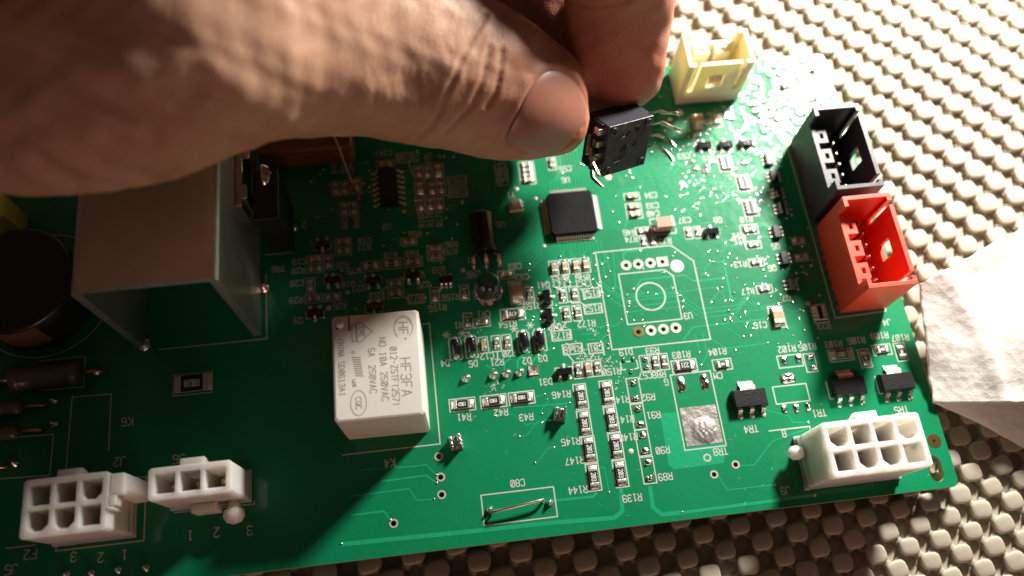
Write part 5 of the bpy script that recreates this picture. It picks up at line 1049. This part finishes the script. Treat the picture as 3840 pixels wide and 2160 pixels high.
ne = len(hm.edges); ed = np.empty(ne * 2, dtype=np.int64); hm.edges.foreach_get("vertices", ed); ed = ed.reshape(-1, 2)
deg = np.bincount(ed.ravel(), minlength=nv).astype(float)[:, None]
def lap(x):
    s_ = np.zeros_like(x)
    for k in range(x.shape[1]):
        s_[:, k] = np.bincount(ed[:, 0], x[ed[:, 1], k], nv) + np.bincount(ed[:, 1], x[ed[:, 0], k], nv)
    return s_ / deg
for _ in range(14): co += .55 * (lap(co) - co)
co += 0
def normals(co_):
    hm.vertices.foreach_set("co", co_.ravel()); hm.update()
    n_ = np.empty(nv * 3); hm.vertices.foreach_get("normal", n_); return n_.reshape(-1, 3)
nr = normals(co)
co += nr * .22
def polydist(pts, ids):
    """distance of vertices ids to a 3-D polyline"""
    P = np.array(pts); best = np.full(len(ids), 1e9); X = co[ids]
    for a, b_ in zip(P[:-1], P[1:]):
        d = b_ - a; t_ = np.clip(((X - a) @ d) / (d @ d), 0, 1); best = np.minimum(best, np.linalg.norm(X - (a + t_[:, None] * d), axis=1))
    return best
tone = np.zeros(nv)

# low lumpiness
for f_, a_ in ((.05, .5), (.16, .16)):
    ph = rng.uniform(0, 6, 3); co += nr * (a_ * np.sin(co[:, 0] * f_ * 6.3 + ph[0] + np.sin(co[:, 1] * f_ * 5)) * np.sin(co[:, 1] * f_ * 6.3 + ph[1]) * np.sin(co[:, 2] * f_ * 6.3 + ph[2]))[:, None]
# skin creases: measured as lines on the surface of the thumb, pressed in with a soft lip beside them
disp = np.zeros(nv)
allids = np.arange(nv)
for pl_, depth, wid in [(p, .32 if i < 4 else .10, .40 if i < 4 else .28) for i, p in enumerate(CREASE_LINES)] + [(p, .55, 1.6) for p in SOFT_LINES]:
    lo, hi = np.array(pl_).min(0) - 5, np.array(pl_).max(0) + 5
    ids = allids[((co > lo) & (co < hi)).all(1)]
    if not len(ids): continue
    d = polydist(pl_, ids); disp[ids] -= depth * np.exp(-(d / wid) ** 2); disp[ids] += depth * .38 * np.exp(-((d - 2.1 * wid) / (1.1 * wid)) ** 2)
# nail bed
NP = np.array(NAIL_LINE); nc = NP.mean(0)
U_, s_, Vt = np.linalg.svd(NP - nc, full_matrices=False); nx, ny, nz = Vt
if nz @ (np.array(CAM_POS) - nc) < 0: nz = -nz
if np.cross(nx, ny) @ nz < 0: ny = -ny
P2 = np.stack([(NP - nc) @ nx, (NP - nc) @ ny], 1)
def inside(q):
    x, y = q[:, 0], q[:, 1]; c = np.zeros(len(q), bool); n_ = len(P2)
    for i in range(n_):
        x0, y0 = P2[i]; x1, y1 = P2[(i + 1) % n_]; k = ((y0 > y) != (y1 > y)) & (x < (x1 - x0) * (y - y0) / (y1 - y0 + 1e-12) + x0); c ^= k
    return c
def edge_dist(q):
    best = np.full(len(q), 1e9)
    for i in range(len(P2)):
        a, b_ = P2[i], P2[(i + 1) % len(P2)]; d = b_ - a; t_ = np.clip(((q - a) @ d) / (d @ d), 0, 1); best = np.minimum(best, np.linalg.norm(q - (a + t_[:, None] * d), axis=1))
    return best
near = allids[(np.linalg.norm(co - nc, axis=1) < 17) & (nr @ nz > .1)]
q2 = np.stack([(co[near] - nc) @ nx, (co[near] - nc) @ ny], 1); ins = inside(q2); dd = edge_dist(q2)
A_ = np.stack([np.ones(len(near)), q2[:, 0], q2[:, 1], q2[:, 0] ** 2, q2[:, 0] * q2[:, 1], q2[:, 1] ** 2], 1)
h0 = ((co[near] - nc) @ nz).copy()
def surf_z(x, y):
    w_ = np.exp(-((q2[:, 0] - x) ** 2 + (q2[:, 1] - y) ** 2) / (2 * .7 ** 2)) + 1e-12
    return float((w_ * h0).sum() / w_.sum())
coef = np.linalg.lstsq(A_[ins], ((co[near] - nc) @ nz)[ins], rcond=None)[0]
disp[near] += - .22 * np.exp(-(dd / .45) ** 2) + .30 * np.where(~ins, np.exp(-((dd - 1.0) / .7) ** 2), 0)
co += nr * disp[:, None]
zq = A_ @ coef; hz = (co[near] - nc) @ nz                       # the bed lies just under the plate
sink_ = np.where(ins | (dd < .25), np.minimum(0, zq - .18 - hz), np.minimum(0, zq + .25 * np.clip(dd / 1.5, 0, 1) - hz) * np.exp(-(dd / 1.0) ** 2))
co[near] += nz * sink_[:, None]
nr = normals(co)
base_pt = Vector(HAND_THUMB[2][0])
tipd = np.linalg.norm(co - np.array(HAND_THUMB[3][0]), axis=1); tipi = np.linalg.norm(co - np.array(HAND_INDEX[1][0]), axis=1)
red = np.clip(1 - tipd / 30, 0, 1) * .15 + np.clip(1.1 - tipi / 38, 0, 1) * 1.0
origin = np.array(HAND_THUMB[5][0])
co_m = (co - origin) * S
hm.vertices.foreach_set("co", co_m.ravel())
at = hm.attributes.new("redness", 'FLOAT', 'POINT'); at.data.foreach_set("value", red.astype(np.float32))
ax = (np.array(HAND_THUMB[3][0]) - np.array(HAND_THUMB[9][0])); ax /= np.linalg.norm(ax)
at = hm.attributes.new("along", 'FLOAT', 'POINT'); at.data.foreach_set("value", ((co - origin) @ ax * S).astype(np.float32))
hm.polygons.foreach_set("use_smooth", [True] * len(hm.polygons)); hm.update(); hm.name = "hand"
sk_ = bpy.data.materials.new("skin"); sk_.use_nodes = True; nt = sk_.node_tree; N = nt.nodes.new; L = nt.links.new; bs = nt.nodes["Principled BSDF"]
bs.inputs["Roughness"].default_value = .50; bs.inputs["Subsurface Weight"].default_value = .30; bs.inputs["Subsurface Radius"].default_value = (1, .35, .2); bs.inputs["Subsurface Scale"].default_value = .0022
bs.inputs["Specular IOR Level"].default_value = .32
ar = N("ShaderNodeAttribute"); ar.attribute_name = "redness"; al = N("ShaderNodeAttribute"); al.attribute_name = "along"
tc = N("ShaderNodeTexCoord")
mot = N("ShaderNodeTexNoise"); mot.inputs["Scale"].default_value = 130; mot.inputs["Detail"].default_value = 6; L(tc.outputs["Object"], mot.inputs["Vector"])
mr = N("ShaderNodeMapRange"); mr.inputs["From Min"].default_value = .3; mr.inputs["From Max"].default_value = .7; L(mot.outputs["Fac"], mr.inputs["Value"])
c1 = N("ShaderNodeMix"); c1.data_type = 'RGBA'; c1.inputs["A"].default_value = (.44, .245, .155, 1); c1.inputs["B"].default_value = (.53, .32, .22, 1); L(mr.outputs["Result"], c1.inputs["Factor"])
c2 = N("ShaderNodeMix"); c2.data_type = 'RGBA'; c2.inputs["B"].default_value = (.46, .135, .09, 1); L(c1.outputs["Result"], c2.inputs["A"]); L(ar.outputs["Fac"], c2.inputs["Factor"]); L(c2.outputs["Result"], bs.inputs["Base Color"])
# fine skin: wrinkles running round the thumb, pores
cb = N("ShaderNodeCombineXYZ"); sp = N("ShaderNodeSeparateXYZ"); L(tc.outputs["Object"], sp.inputs[0])
m1 = N("ShaderNodeMath"); m1.operation = 'MULTIPLY'; m1.inputs[1].default_value = 1900; L(al.outputs["Fac"], m1.inputs[0]); L(m1.outputs[0], cb.inputs["X"])
m2 = N("ShaderNodeMath"); m2.operation = 'MULTIPLY'; m2.inputs[1].default_value = 480; L(sp.outputs["Y"], m2.inputs[0]); L(m2.outputs[0], cb.inputs["Y"])
m3 = N("ShaderNodeMath"); m3.operation = 'MULTIPLY'; m3.inputs[1].default_value = 480; L(sp.outputs["Z"], m3.inputs[0]); L(m3.outputs[0], cb.inputs["Z"])
wr = N("ShaderNodeTexNoise"); wr.inputs["Scale"].default_value = 1.0; wr.inputs["Detail"].default_value = 4; wr.inputs["Distortion"].default_value = .5; L(cb.outputs[0], wr.inputs["Vector"])
po_ = N("ShaderNodeTexVoronoi"); po_.inputs["Scale"].default_value = 2300; L(tc.outputs["Object"], po_.inputs["Vector"])
bA = N("ShaderNodeBump"); bA.inputs["Strength"].default_value = .36; bA.inputs["Distance"].default_value = .00020; L(wr.outputs["Fac"], bA.inputs["Height"])
bB = N("ShaderNodeBump"); bB.inputs["Strength"].default_value = .35; bB.inputs["Distance"].default_value = .00010; L(po_.outputs["Distance"], bB.inputs["Height"]); L(bA.outputs["Normal"], bB.inputs["Normal"]); L(bB.outputs["Normal"], bs.inputs["Normal"])
hm.materials.clear(); hm.materials.append(sk_)
hand = bpy.data.objects.new("hand", hm); scene.collection.objects.link(hand); hand.location = Vector(origin) * S
tag(hand, "bare hand reaching in from the left, thumb and index finger pinching the black module", "hand")
# thumbnail plate
g = 44; lo, hi = P2.min(0), P2.max(0); idx = {}; vs = []; fs = []
shrink = P2 * 1.03
for j in range(g):
    for i in range(g):
        # polar grid so that the plate ends exactly on its outline
        a = i / g * len(P2); k = int(a) % len(P2); fr = a - int(a); e_ = shrink[k] * (1 - fr) + shrink[(k + 1) % len(P2)] * fr
        # smooth outline
        e0 = shrink[(k - 1) % len(P2)]; e3 = shrink[(k + 2) % len(P2)]; e1_, e2_ = shrink[k], shrink[(k + 1) % len(P2)]
        e_ = .5 * (2 * e1_ + (e2_ - e0) * fr + (2 * e0 - 5 * e1_ + 4 * e2_ - e3) * fr ** 2 + (3 * e1_ - e0 - 3 * e2_ + e3) * fr ** 3)
        rr_ = (j / (g - 1)); x, y = e_ * rr_
        z_ = coef @ np.array([1, x, y, x * x, x * y, y * y]) + .16 - .12 * max(0, (rr_ - .85) / .15) ** 2
        vs.append(tuple(nc + nx * x + ny * y + nz * z_ - origin))
q = MB(); q.add(vs, [(j * g + i, j * g + (i + 1) % g, (j + 1) * g + (i + 1) % g, (j + 1) * g + i) for j in range(g - 1) for i in range(g)], 0, True)
nm = material("thumbnail", (.34, .145, .10), .36, coat=.2, coat_rough=.25, bump=.25, bump_scale=300, vary=.12, vary_scale=90, sss=.3, sss_radius=(1, .35, .2), sss_scale=.002)
q.build("thumbnail", nm, hand)
